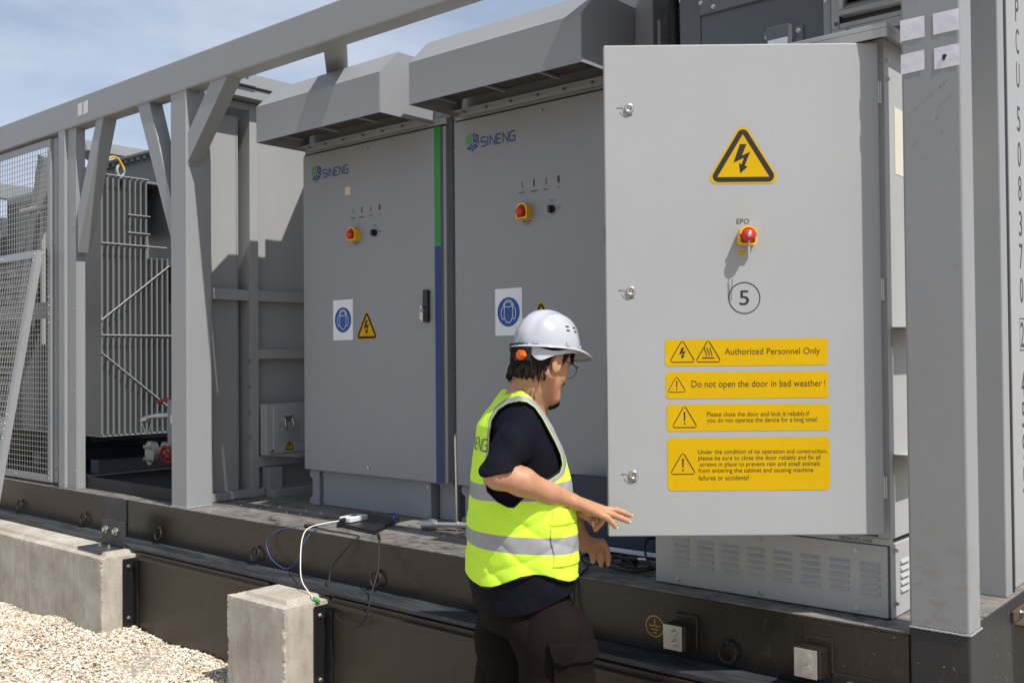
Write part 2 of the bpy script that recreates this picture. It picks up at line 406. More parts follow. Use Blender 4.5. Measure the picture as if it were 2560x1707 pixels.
def put_text(mb, body, fn, x0, x1, y0, y1=None, mat=0, off=0.0, bold=0.0, keep=False, lean=0.0):
    """fit the text's bounding box to x0..x1 with its lowest point at y0 (y1 = top, or None for true proportions)"""
    vs, fs = text2d(body, bold, lean)
    ax, bx = min(v[0] for v in vs), max(v[0] for v in vs); ay, by = min(v[1] for v in vs), max(v[1] for v in vs)
    sx = (x1-x0)/(bx-ax); sy = sx if y1 is None else (y1-y0)/(by-ay)
    pts = [fn(x0+(v[0]-ax)*sx, y0+(v[1]-ay)*sy, off) for v in vs]
    # orientation
    mb.add(pts, fs, mat)
def poly2(mb, pts, fn, mat=0, off=0.0): mb.add([fn(p[0], p[1], off) for p in pts], [list(range(len(pts)))], mat)
def rrect(x0, x1, y0, y1, r, n=5):
    out = []
    for cx, cy, a0 in ((x1-r, y0+r, -90), (x1-r, y1-r, 0), (x0+r, y1-r, 90), (x0+r, y0+r, 180)):
        for i in range(n+1):
            a = rad(a0+90*i/n); out.append((cx+r*math.cos(a), cy+r*math.sin(a)))
    return out
def rpoly(pts, r, n=5):
    out = []; m = len(pts)
    for i in range(m):
        p = Vector(pts[i]); a = (Vector(pts[i-1])-p).normalized(); b = (Vector(pts[(i+1) % m])-p).normalized()
        ang = a.angle(b)/2; d = r/math.tan(ang); c = p+(a+b).normalized()*(r/math.sin(ang)); s = p+a*d; e = p+b*d
        a0 = math.atan2(s.y-c.y, s.x-c.x); a1 = math.atan2(e.y-c.y, e.x-c.x)
        while a1-a0 > math.pi: a1 -= 2*math.pi
        while a1-a0 < -math.pi: a1 += 2*math.pi
        for k in range(n+1):
            t = a0+(a1-a0)*k/n; out.append((c.x+r*math.cos(t), c.y+r*math.sin(t)))
    return out
def ring2(mb, po, pi, fn, mat=0, off=0.0):
    n = len(po); v = [fn(p[0], p[1], off) for p in po]+[fn(p[0], p[1], off) for p in pi]
    mb.add(v, [(i, (i+1) % n, (i+1) % n+n, i+n) for i in range(n)], mat)
def circ(cx, cy, r, n=40, ry=None):
    ry = r if ry is None else ry
    return [(cx+r*math.cos(2*math.pi*i/n), cy+ry*math.sin(2*math.pi*i/n)) for i in range(n)]
def stroke2(mb, pts, w, fn, mat=0, off=0.0, closed=False):
    """polyline with mitred joints"""
    P = [Vector(p) for p in pts]; n = len(P); Lf = []; Rt = []
    for i in range(n):
        if closed: d0 = (P[i]-P[i-1]).normalized(); d1 = (P[(i+1) % n]-P[i]).normalized()
        else:
            d0 = (P[i]-P[i-1]).normalized() if i else (P[1]-P[0]).normalized()
            d1 = (P[i+1]-P[i]).normalized() if i < n-1 else d0
        n0 = Vector((-d0.y, d0.x)); n1 = Vector((-d1.y, d1.x)); m = (n0+n1)
        m = m.normalized() if m.length > 1e-6 else n0
        k = w/2/max(0.35, m.dot(n0)); Lf.append(P[i]+m*k); Rt.append(P[i]-m*k)
    v = [fn(p.x, p.y, off) for p in Lf]+[fn(p.x, p.y, off) for p in Rt]
    mb.add(v, [(i, (i+1) % n, (i+1) % n+n, i+n) for i in range(n if closed else n-1)], mat)
BOLT = [(0.15, 1.0), (-0.28, 0.42), (-0.72, 0.02)]
def bolt_sym(mb, fn, cx, cy, h, mat, off):
    """lightning arrow of height h centred on cx, cy"""
    a = [(-0.08, 0.5), (0.145, 0.5), (-0.01, 0.115), (0.27, 0.235), (0.075, -0.235), (0.175, -0.275), (-0.08, -0.5), (-0.12, -0.14), (-0.035, -0.195), (0.055, 0.035), (-0.31, -0.13)]
    v = [fn(cx+x*h, cy+y*h, off) for x, y in a]
    mb.add(v, [(0, 1, 2, 10), (2, 9, 10), (2, 3, 9), (3, 4, 8), (3, 8, 9), (4, 5, 6), (4, 6, 8), (8, 6, 7)], mat)
def warn_tri(mb, fn, cx, y0, w, h, off, ym=0, km=1, solid=True, sym='bolt', line=None):
    """triangle sign; w, h overall; black rim line inside yellow"""
    w = w/0.876; h = h+0.085*w                         # allow for what the rounded corners take off
    tri = [(cx-w/2, y0), (cx+w/2, y0), (cx, y0+h)]; c = Vector((cx, y0+h/3))
    def shrink(k): return [tuple(c+(Vector(p)-c)*k) for p in tri]
    if solid:
        poly2(mb, rpoly(tri, w*0.085), fn, ym, off)
        ring2(mb, rpoly(shrink(0.915), w*0.075), rpoly(shrink(0.68), w*0.004), fn, km, off+0.0006)
        if sym == 'bolt': bolt_sym(mb, fn, cx-w*0.01, y0+h*0.395, h*0.46, km, off+0.0006)
    else:
        ring2(mb, rpoly(shrink(1.0), w*0.085), rpoly(shrink(0.885), w*0.035), fn, km, off)
        if sym == 'bolt': bolt_sym(mb, fn, cx+w*0.01, y0+h*0.40, h*0.48, km, off)
        elif sym == '!':
            poly2(mb, [(cx-w*0.030, y0+h*0.68), (cx-w*0.020, y0+h*0.29), (cx+w*0.020, y0+h*0.29), (cx+w*0.030, y0+h*0.68)][::-1], fn, km, off)
            poly2(mb, circ(cx, y0+h*0.185, w*0.032, 12), fn, km, off)
        elif sym == 'heat':
            for k in (-1, 0, 1):
                stroke2(mb, [(cx+k*w*0.10+w*0.035*math.sin(t*5.2+0.6), y0+h*(0.28+0.36*t)) for t in [i/10 for i in range(11)]], w*0.032, fn, km, off)
            stroke2(mb, [(cx-w*0.23, y0+h*0.19), (cx+w*0.23, y0+h*0.19)], w*0.042, fn, km, off)
# ---------------------------------------------------------------- ground
GZ = -0.72
g = MB(); N = 60
g.add([(-900, -900, GZ-.012), (900, -900, GZ-.012), (900, 900, GZ-.012), (-900, 900, GZ-.012)], [(0, 1, 2, 3)])
tag(g.build('ground', 'gravel_bed'), 'pale gravel ground reaching to the horizon', 'ground', kind='structure')
def make_gravel():
    n = 115000
    x = RNG.uniform(-7.6, -2.5, n); y = -0.16-2.1*RNG.uniform(0, 1, n)**1.15
    # a denser patch where stones show largest, thinning away from the blocks
    sz = RNG.gamma(5, 0.00085, n)+0.0023; ph = (1+5**.5)/2
    ico = np.array([(-1, ph, 0), (1, ph, 0), (-1, -ph, 0), (1, -ph, 0), (0, -1, ph), (0, 1, ph), (0, -1, -ph), (0, 1, -ph), (ph, 0, -1), (ph, 0, 1), (-ph, 0, -1), (-ph, 0, 1)])/1.9
    F = np.array([(0, 11, 5), (0, 5, 1), (0, 1, 7), (0, 7, 10), (0, 10, 11), (1, 5, 9), (5, 11, 4), (11, 10, 2), (10, 7, 6), (7, 1, 8), (3, 9, 4), (3, 4, 2), (3, 2, 6), (3, 6, 8), (3, 8, 9), (4, 9, 5), (2, 4, 11), (6, 2, 10), (8, 6, 7), (9, 8, 1)])
    q = RNG.normal(size=(n, 4)); q /= np.linalg.norm(q, axis=1)[:, None]; a, b, c, d = q.T
    R = np.stack([np.stack([1-2*(c*c+d*d), 2*(b*c-a*d), 2*(b*d+a*c)], -1), np.stack([2*(b*c+a*d), 1-2*(b*b+d*d), 2*(c*d-a*b)], -1), np.stack([2*(b*d-a*c), 2*(c*d+a*b), 1-2*(b*b+c*c)], -1)], -2)
    V = ico[None]*(1+RNG.normal(0, .20, (n, 12, 1)))*(RNG.uniform(.40, 1.45, (n, 1, 3)))
    V = np.einsum('nij,nkj->nki', R, V)*sz[:, None, None]
    bumpz = 0.018*np.sin(x*3.1+1)*np.sin(y*4.3)+0.012*np.sin(x*9+y*7)
    V[:, :, 2] *= 0.72
    V += np.stack([x, y, GZ+0.004+bumpz+RNG.uniform(-0.007, 0.010, n)], -1)[:, None]
    me = bpy.data.meshes.new('gravel'); nv = n*12; nf = n*20
    me.vertices.add(nv); me.vertices.foreach_set('co', V.reshape(-1)); me.loops.add(nf*3)
    idx = (F[None]+(np.arange(n)*12)[:, None, None]).reshape(-1); me.loops.foreach_set('vertex_index', idx.astype(np.int32))
    me.polygons.add(nf); me.polygons.foreach_set('loop_start', np.arange(0, nf*3, 3, dtype=np.int32)); me.update(calc_edges=True)
    me.materials.append(MT['gravel_stone']); o = bpy.data.objects.new('gravel', me); COL.objects.link(o)
    tag(o, 'cream crushed stone gravel heaped against the concrete blocks', 'gravel', kind='stuff')
make_gravel()

# ---------------------------------------------------------------- concrete blocks
def block(x0, x1, y0, y1, label):
    bm = bmesh.new(); zt = -0.272; z0 = GZ-0.25; step = 0.03
    def grid_box(X0, X1, Y0, Y1, Z0, Z1, s, faces):
        def lin(a, b): k = max(1, int(round((b-a)/s))); return [a+(b-a)*i/k for i in range(k+1)]
        xs, ys, zs = lin(X0, X1), lin(Y0, Y1), lin(Z0, Z1); cache = {}
        def v(p):
            k = tuple(round(c, 5) for c in p)
            if k not in cache: cache[k] = bm.verts.new(p)
            return cache[k]
        for f in faces:
            if f in 'fb':
                Y = Y0 if f == 'f' else Y1
                for i in range(len(xs)-1):
                    for j in range(len(zs)-1):
                        q = [v((xs[i], Y, zs[j])), v((xs[i+1], Y, zs[j])), v((xs[i+1], Y, zs[j+1])), v((xs[i], Y, zs[j+1]))]
                        bm.faces.new(q if f == 'f' else q[::-1])
            elif f in 'lr':
                X = X0 if f == 'l' else X1
                for i in range(len(ys)-1):
                    for j in range(len(zs)-1):
                        q = [v((X, ys[i], zs[j])), v((X, ys[i+1], zs[j])), v((X, ys[i+1], zs[j+1])), v((X, ys[i], zs[j+1]))]
                        bm.faces.new(q if f == 'r' else q[::-1])
            else:
                for i in range(len(xs)-1):
                    for j in range(len(ys)-1):
                        bm.faces.new([v((xs[i], ys[j], Z1)), v((xs[i+1], ys[j], Z1)), v((xs[i+1], ys[j+1], Z1)), v((xs[i], ys[j+1], Z1))])
    s = 0.008 if x1-x0 < 1 else 0.014
    grid_box(x0, x1, y0, y1, z0, zt, s, 'frlbt')
    for v in bm.verts:
        p = v.co; ed = 0
        dx = min(p.x-x0, x1-p.x); dy = min(p.y-y0, y1-p.y); dz = zt-p.z
        d = sorted((dx, dy, dz))[:2]; near = max(0, 1-(d[1])/0.016)
        n_ = noise.noise(p*23)*0.6+noise.noise(p*70+Vector((3, 1, 7)))*0.5-0.12
        ch = max(0, n_+0.25)*near*0.013*(1.0 if dz > 0.02 else 0.45)
        c = Vector(((x0+x1)/2, (y0+y1)/2, (z0+zt)/2)); dirv = Vector((0, 0, 0))
        if dx < 0.03: dirv.x = 1 if p.x < c.x else -1
        if dy < 0.03: dirv.y = 1 if p.y < c.y else -1
        if dz < 0.03: dirv.z = -1
        v.co = p+dirv*ch+Vector((noise.noise(p*9), noise.noise(p*9+Vector((5, 0, 0))), noise.noise(p*8)*0.6))*0.0022
    me = bpy.data.meshes.new('body'); bm.to_mesh(me); bm.free(); me.materials.append(MT['concrete'])
    t = empty('concrete_block', ((x0+x1)/2, y0, z0), label, 'concrete block', 'concrete foundation blocks under the container')
    me.transform(Matrix.Translation(-t.location)); o = bpy.data.objects.new('body', me); COL.objects.link(o); o.parent = t
    for p_ in me.polygons: p_.use_smooth = False
    m = MB(); i = 0.055; a, b, c_, d = x0+i, x1-i, y0+i, 0.14; h = zt+0.018; j = 0.014
    lo = [(a, c_, zt-0.006), (b, c_, zt-0.006), (b, d, zt-0.006), (a, d, zt-0.006)]; hi = [(a+j, c_+j, h), (b-j, c_+j, h), (b-j, d, h), (a+j, d, h)]
    m.add(lo+hi, [(4, 5, 6, 7), (0, 1, 5, 4), (1, 2, 6, 5), (2, 3, 7, 6), (3, 0, 4, 7)])
    m.build('raised_cap', 'concrete', t, bevel=0.004)
    return t
block(-9.2, -4.62, -0.352, 0.20, 'long weathered concrete foundation block at left under the steel base beam')
block(-3.30, -2.845, -0.387, 0.20, 'square concrete foundation block with the white cable touching its top')

# black skirt plates between the blocks
def skirt(x0, x1, label, lip=True):
    t = empty('skirt_panel', ((x0+x1)/2, -0.16, GZ), label, 'skirt panel', 'black skirt panels closing the base')
    MB().box(x0+0.045, x1, -0.150, -0.120, GZ-0.1, -0.256).box(x0+0.05, x1, -0.175, -0.1505, -0.292, -0.277).build_each('plate', 'skirt_black', t, bevel=0.002)
    m = MB().box(x0, x0+0.006, -0.225, -0.142, GZ-0.1, -0.290).box(x0+0.0065, x0+0.05, -0.160, -0.1505, GZ-0.1, -0.300)
    m.build_each('edge_angle', 'black_plastic', t, bevel=0.002)
    for z in (-0.335, -0.635):
        MB().hexbolt((x0+0.006, -0.19, z), (1, 0, 0), 0.008, 0.012).build('bolt', 'zinc', t)
    return t
skirt(-4.615, -3.305, 'black steel skirt panel between the two concrete blocks')
skirt(-2.840, -0.20, 'black steel skirt panel right of the square block, behind the man')

# ---------------------------------------------------------------- container frame (one welded thing)
FR = empty('container_frame', (-3.0, 1.2, -0.25), 'grey steel container frame with posts, top rail and black base beam', 'container frame')
XL = -12.0
m = MB(); m.box(XL, -0.18, 0.0, 0.16, -0.228, -0.004)
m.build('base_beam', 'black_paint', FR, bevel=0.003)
m = MB(); m.box(XL, -0.18, -0.142, 0.12, -0.250, -0.2285); m.build('base_flange', 'flange_black', FR, bevel=0.004)
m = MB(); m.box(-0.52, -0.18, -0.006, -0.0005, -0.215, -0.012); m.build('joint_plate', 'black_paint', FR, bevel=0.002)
m = MB(); m.box(XL, -0.055, 0.002, 0.338, -0.0035, 0.0).box(XL, -4.42, 0.346, 2.43, -0.0035, 0.0).box(-4.40, -0.055, 0.346, 2.43, -0.0035, 0.0)
m.build_each('deck_plate', 'deck_worn', FR)
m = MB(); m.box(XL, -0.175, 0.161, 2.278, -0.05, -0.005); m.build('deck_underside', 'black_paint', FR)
m = MB()
for x in (-4.0, -3.62, -3.25, -2.9, -2.5, -2.1, -4.2, -3.75): 
    m.hexbolt((x, 0.30, 0), (0, 0, 1), 0.007, 0.007); m.hexbolt((x+0.05, 0.40, 0), (0, 0, 1), 0.007, 0.007)
m.build_each('deck_bolt', 'zinc', FR)
# rear and end base
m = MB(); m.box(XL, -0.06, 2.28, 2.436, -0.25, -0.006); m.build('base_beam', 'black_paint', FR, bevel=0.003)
MB().box(-0.17, -0.056, 0.163, 2.27, -0.55, -0.006).build('end_beam', 'scuffed_black', FR, bevel=0.003)
# top rails
m = MB(); m.box(XL, 0.0, 0.02, 0.13, 2.46, 2.65); m.build('top_rail', 'frame_grey', FR, bevel=0.010, seg=3)
m = MB(); m.box(XL, 0.0, 2.32, 2.436, 2.46, 2.65); m.build('top_rail', 'frame_grey', FR, bevel=0.010, seg=3)
# corner post with black foot
m = MB(); m.box(-0.178, 0.0, 0.0, 0.112, 0.02, 2.455); m.build('corner_post', 'post_worn', FR, bevel=0.008, seg=3)
m = MB(); m.box(-0.179, 0.001, -0.001, 0.113, -0.55, 0.0195); m.build('corner_foot', 'scuffed_black', FR, bevel=0.008, seg=3)
# second end post, seen beyond the corner post
m = MB(); m.box(-0.165, -0.066, 0.66, 0.735, 0.0, 2.455); m.build('end_post', 'frame_grey', FR, bevel=0.005)
m = MB(); m.box(-0.178, 0.0, 2.32, 2.436, -0.5, 2.455); m.build('corner_post', 'frame_grey', FR, bevel=0.008)
# P1
P1A, P1B = -4.500, -4.330
m = MB(); m.box(P1A, P1B, 0.022, 0.19, 0.0, 2.52); m.build('post', 'frame_grey', FR, bevel=0.006)
m = MB(); m.box(P1A-0.03, P1A-0.0005, 0.06, 0.10, 0.03, 2.455)
m.build_each('jamb_strip', 'frame_grey', FR, bevel=0.002)
m = MB()
for z in (2.32, 1.80, 1.10, 0.50, 0.16): m.cyl((P1A-0.015, 0.0595, z), (P1A-0.015, 0.057, z), 0.006, 8)
m.build_each('jamb_screw', 'black_plastic', FR)
# P2 group
m = MB(); m.box(-5.960, -5.865, 0.022, 0.055, 0.0, 2.52); m.build('post', 'frame_grey', FR, bevel=0.004)
m = MB(); m.box(-5.862, -5.737, 0.0415, 0.050, 0.0, 2.50).box(-5.747, -5.737, 0.0505, 0.105, 0.0, 2.48)
m.build_each('jamb_strip', 'frame_grey', FR, bevel=0.002)
m = MB()
for z in (2.30, 1.86, 1.79, 1.22, 0.66, 0.12): m.cyl((-5.757, 0.041, z), (-5.757, 0.036, z), 0.007, 8)
m.build_each('jamb_screw', 'zinc', FR)
# far posts
for x in (-7.75, -10.2): MB().box(x-0.08, x+0.08, 0.02, 0.13, 0.0, 2.455).build('post', 'frame_grey', FR, bevel=0.004)
for x in (-4.42, -7.6): MB().box(x-0.08, x+0.08, 2.32, 2.43, 0.0, 2.455).build('post', 'frame_grey', FR, bevel=0.004)
# knee braces, front plane
def brace(p, q, w, y0=0.03, d=0.10, name='brace'):
    P, Q = Vector(p), Vector(q); dr = (Q-P).normalized(); a = Vector((dr.z, 0, -dr.x))
    m = MB(); m.obox(P-a*w/2+Vector((0, 0, 0)), Q-P, a*w, Vector((0, d, 0))); return m.build(name, 'frame_grey', FR, bevel=0.004)
def gusset(pts, y0=0.034, y1=0.124):
    m = MB(); m.prism([(x, y0, z) for x, z in pts], (0, y1-y0, 0)); m.build('brace', 'frame_grey', FR, bevel=0.005)
gusset([(-5.70, 1.60), (-5.70, 1.88), (-5.41, 2.52), (-5.315, 2.52)])
gusset([(-4.510, 1.58), (-4.510, 1.82), (-4.79, 2.52), (-4.93, 2.52)])
gusset([(-4.345, 2.015), (-4.345, 2.185), (-4.03, 2.52), (-3.86, 2.52)])
gusset([(-0.165, 1.96), (-0.165, 2.14), (-0.46, 2.52), (-0.63, 2.52)])
brace((-7.30, 0.32, 1.15), (-6.90, 0.32, 2.47), 0.11)
# roof: cross beams, and a flat V of roof braces meeting at mid span
m = MB(); m.box(P1A, -4.32, 0.135, 2.318, 2.562, 2.645).box(P1A, -4.335, 0.195, 2.318, 2.492, 2.556); m.build_each('roof_beam', 'frame_grey', FR, bevel=0.004)
m = MB(); m.box(-6.95, -6.86, 0.135, 2.318, 2.56, 2.645).box(-9.5, -9.38, 0.135, 2.318, 2.50, 2.645); m.build_each('roof_beam', 'frame_grey', FR, bevel=0.004)
m = MB(); m.box(-1.42, -1.30, 0.135, 0.88, 2.49, 2.645).box(-0.12, -0.01, 0.135, 2.318, 2.48, 2.645); m.build_each('roof_beam', 'frame_grey', FR, bevel=0.004)  # first beam: unseen, added to shade the side of the second rain hood
m = MB(); m.beam((-3.06, 0.10, 2.51), (-5.62, 2.30, 2.51), 0.12, 0.08); m.build('roof_brace', 'frame_grey', FR, bevel=0.004)
m = MB(); m.beam((-6.35, 0.14, 2.58), (-8.75, 2.30, 2.58), 0.10, 0.06); m.build('roof_brace', 'frame_grey', FR, bevel=0.004)
# lifting plate with bolt on the cross beam
m = MB(); m.box(-4.319, -4.312, 0.36, 0.50, 2.565, 2.655).box(-4.33, -4.30, 0.15, 0.19, 2.52, 2.56); m.build_each('lug_plate', 'frame_grey', FR, bevel=0.002)
m = MB(); m.hexbolt((-4.312, 0.43, 2.63), (1, 0, 0), 0.012, 0.014).hexbolt((-4.30, 0.17, 2.54), (1, 0, 0), 0.014, 0.014); m.build_each('lug_bolt', 'zinc', FR)
# partition wall of the transformer bay, facing the cabinets
m = MB(); X = -4.42
m.box(-4.60, -4.482, 0.195, 0.478, 0.003, 2.40).box(-4.60, -4.482, 0.5225, 2.318, 0.003, 2.40).box(-4.62, -4.6005, 0.195, 2.318, 0.003, 2.49); m.build_each('bay_wall', 'wall_grey', FR)
m = MB(); m.box(-4.4815, X, 0.1955, 0.250, 0.0, 2.488).box(-4.4815, X, 0.523, 0.586, 0.0, 2.488).box(-4.4815, X, 1.55, 1.61, 0.0, 2.488)
m.build_each('wall_stud', 'wall_grey', FR, bevel=0.003)
m = MB(); m.box(-4.4815, X-.002, 0.2505, 0.5225, 1.238, 1.305).box(-4.4815, X-.002, 0.5865, 1.549, 1.238, 1.305).box(-4.4815, X-.002, 0.5865, 1.549, 0.871, 0.931)
m.box(-4.4815, X-.002, 0.2505, 0.5225, 0.003, 0.052).box(-4.4815, X-.002, 0.5865, 1.549, 0.003, 0.052).box(-4.4815, X-.002, 0.5865, 1.549, 0.187, 0.257).box(-4.4815, X-.002, 0.2505, 0.5225, 2.44, 2.486)
m.build_each('wall_rail', 'wall_grey', FR, bevel=0.003)
m = MB(); m.tube([(-4.480, 0.466+0.001*math.sin(i*2.1), 0.06+i*0.06) for i in range(39)], 0.0035, 5)
m.build('weld_seam', 'frame_grey', FR)
m = MB()
for z in (0.86, 0.70, 0.54, 0.38): m.hexbolt((X+.0, 0.519, z), (0, -1, 0), 0.007, 0.012)
m.build_each('wall_bolt', 'zinc', FR)
# wedge under the wall
m = MB(); m.box(-4.40, -4.30, 0.62, 1.2, 0.0, 0.045).box(-4.44, -4.36, 0.62, 0.72, 0.045, 0.185).build_each('support_foot', 'frame_grey', FR, bevel=0.003)
# tray edge inside the transformer bay
m = MB(); m.box(-5.74, -4.60, 0.115, 0.123, 0.0, 0.080).box(-4.608, -4.60, 0.1235, 2.2, 0.0, 0.080).box(-7.9, -4.61, 0.124, 2.26, 0.003, 0.010); m.build_each('drip_tray_edge', 'black_rubber', FR, bevel=0.002)
# dark sheet added across the open rear, standing in for shade
m = MB(); m.box(XL, -0.19, 2.262, 2.279, 0.003, 0.75); m.build('rear_shade_sheet', 'dark_grey', FR)
# stickers
def paper(x0, x1, z0, z1, y, crumple=0.002, tilt=0.0, mat='paper_white'):
    m = MB(); n = 7; V = []
    for j in range(n):
        for i in range(n):
            x = x0+(x1-x0)*i/(n-1); z = z0+(z1-z0)*j/(n-1)+tilt*(x-x0)
            V.append((x, y-0.0012-abs(noise.noise(Vector((x*33, z*33, 1))))*crumple, z))
    m.add(V, [(j*n+i, j*n+i+1, (j+1)*n+i+1, (j+1)*n+i) for j in range(n-1) for i in range(n-1)], smooth=True)
    return m.build('paper_sheet', mat, FR)
paper(-0.1785, -0.104, 1.842, 1.908, 0.0, tilt=0.0); paper(-0.079, -0.003, 1.842, 1.907, 0.0)
paper(-0.178, -0.106, 1.738, 1.800, 0.0, tilt=0.04); paper(-0.077, -0.003, 1.734, 1.800, 0.0, tilt=0.02)
m = MB(); m.cyl((-0.045, -0.002, 1.77), (-0.045, -0.005, 1.771), 0.005, 8).box(-0.052, -0.045, -0.0045, -0.002, 1.758, 1.775); m.build_each('paper_pin', 'black_plastic', FR)
paper(-5.665, -5.60, 2.515, 2.60, 0.02, tilt=0.1); paper(-5.585, -5.520, 2.515, 2.60, 0.02, tilt=0.1)
# weld beads where the members meet
def weld(p, q, r=.004):
    p, q = Vector(p), Vector(q); n = max(6, int((q-p).length/.006)); pts = []; rr = []
    for i in range(n+1):
        c = p.lerp(q, i/n); k = Vector((noise.noise(c*90), noise.noise(c*90+Vector((9, 0, 0))), noise.noise(c*90+Vector((0, 9, 0)))))
        pts.append(c+k*.0016); rr.append(r*(.75+.5*abs(math.sin(i*1.3))+.3*noise.noise(c*60)))
    MB().tube(pts, rr, 6).build('weld_bead', 'frame_grey', FR)
weld((-4.329, .034, 2.02), (-4.329, .034, 2.185)); weld((-4.329, .124, 2.02), (-4.329, .034, 2.017)); weld((-4.50, .021, .003), (-4.33, .021, .003)); weld((-4.329, .022, .003), (-4.329, .19, .003))
weld((-4.50, .0195, 2.459), (-4.33, .0195, 2.459), .003); weld((-4.10, .033, 2.459), (-3.925, .033, 2.459)); weld((-5.43, .033, 2.459), (-5.335, .033, 2.459)); weld((-4.91, .033, 2.459), (-4.76, .033, 2.459)); weld((-4.329, .13, 2.459), (-4.329, .13, 2.02), .003)
weld((-.178, -.001, .021), (.0, -.001, .021), .0035); weld((.001, 0, .021), (.001, .112, .021), .0035)
# scuffs dragged across the corner post
m = MB(); rs = random.Random(4)
for (x0, z0, x1, z1, n, w) in ((-.168, 1.60, -.035, 1.70, 30, .0012), (-.13, 1.56, -.02, 1.66, 15, .0009), (-.15, 1.50, -.06, 1.60, 14, .0010), (-.12, 1.46, -.05, 1.55, 9, .0009), (-.168, .145, -.075, .20, 26, .0008)):
    for k in range(n):
        t = rs.random(); x = x0+(x1-x0)*t+rs.gauss(0, .0012); z = z0+(z1-z0)*t+rs.gauss(0, .0022); l = rs.uniform(.0008, .0032); s_ = (z1-z0)/(x1-x0)*rs.uniform(.5, 1.2)
        m.add([(x-l, -.0008, z-l*s_), (x+l, -.0008, z+l*s_), (x+l, -.0008, z+l*s_+w*rs.uniform(.4, 1)), (x-l, -.0008, z-l*s_+w*rs.uniform(.4, 1))], [(0, 1, 2, 3)])
m.build('scuff_marks', 'scuff', FR)
# rings on the beam
for i, x in enumerate((-7.45, -6.487, -5.523, -4.582, -3.601, -2.638, -0.80)):
    m = MB(); z = -0.134; R_ = 0.034; k = random.uniform(-.15, .15)
    m.tube([(x+R_*math.cos(t), -0.012-0.012*(1+math.sin(t+math.pi))*0.6, z-0.036+R_*math.sin(t)) for t in [2*math.pi*j/20 for j in range(20)]], 0.0055, 6, closed=True)
    m.cyl((x, 0.0, z), (x, -0.022, z), 0.007, 8); m.build('cable_ring', 'black_rubber', FR)
# earthing bosses
for x0, x1, z0, z1 in ((-1.027, -0.952, -0.186, -0.097), (-0.527, -0.450, -0.184, -0.090)):
    m = MB(); m.box(x0, x1+0.012, -0.066, -0.0005, z0, z1).box(x0+.012, x1+0.03, -0.012, -0.0006, z0-0.006, z1+0.030)
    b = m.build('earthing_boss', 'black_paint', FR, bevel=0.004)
    MB().box(x0-.001, x1, -0.0705, -0.0665, z0, z1-0.001).build('contact_face', 'galvanised', b, bevel=0.001)
    MB().hexbolt(((x0+x1)/2+.004, -0.0705, z1-0.028), (0, -1, 0), 0.011, 0.016).build('bolt', 'zinc', b)
    MB().hexbolt(((x0+x1)/2+.004, -0.0705, z0+0.026), (0, -1, 0), 0.011, 0.016).build('bolt', 'zinc', b)
m = MB(); fn = lambda u, v, o: (u, -0.0012-o, v); cx, cz = -1.108, -0.135
ring2(m, circ(cx, cz, 0.040), circ(cx, cz, 0.0355), fn)
for (a, b) in (((cx, cz+0.027), (cx, cz+0.002)), ((cx-0.025, cz+0.001), (cx+0.025, cz+0.001)), ((cx-0.017, cz-0.012), (cx+0.017, cz-0.012)), ((cx-0.008, cz-0.024), (cx+0.008, cz-0.024))): stroke2(m, [a, b], 0.0042, fn)
m.build('earth_symbol', 'earth_yellow', FR)
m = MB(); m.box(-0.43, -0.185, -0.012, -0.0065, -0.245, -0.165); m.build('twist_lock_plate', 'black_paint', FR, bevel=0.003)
MB().hexbolt((-0.36, -0.012, -0.215), (0, -1, 0), 0.02, 0.012).build('bolt', 'zinc', FR)

# end ledge with rust, beyond the corner
t = empty('rusty_angle', (0.02, 0.86, -0.1), 'rusty angle iron on the container end at the right picture edge', 'angle iron')
MB().box(-0.055, -0.045, 0.66, 1.9, -0.085, -0.045).box(-0.0445, 0.35, 0.66, 1.9, -0.095, -0.085).build_each('angle_leg', 'rust', t, bevel=0.002)
MB().hexbolt((-0.045, 0.74, -0.062), (1, 0, 0), 0.009, 0.013).build('bolt', 'steel', t)

# anchor bracket on the long block
t = empty('anchor_bracket', (-4.86, -0.2, -0.26), 'black steel anchor bracket with two bolts on the long concrete block', 'bracket')
m = MB(); m.box(-4.985, -4.718, -0.162, -0.150, -0.248, -0.095).box(-5.02, -4.735, -0.300, -0.1505, -0.262, -0.250); m.build_each('angle_plate', 'flange_black', t, bevel=0.004)
MB().box(-5.238, -4.985, -0.010, -0.0008, -0.226, -0.002).build_each('web_plate', 'flange_black', t, bevel=0.002)
for x in (-4.93, -4.807): MB().hexbolt((x, -0.162, -0.156), (0, -1, 0), 0.015, 0.022).build('bolt', 'zinc', t)
for x, y in ((-4.93, -0.20), (-4.80, -0.21)): MB().hexbolt((x, y, -0.250), (0, 0, 1), 0.010, 0.022).build('anchor_bolt', 'zinc', t)

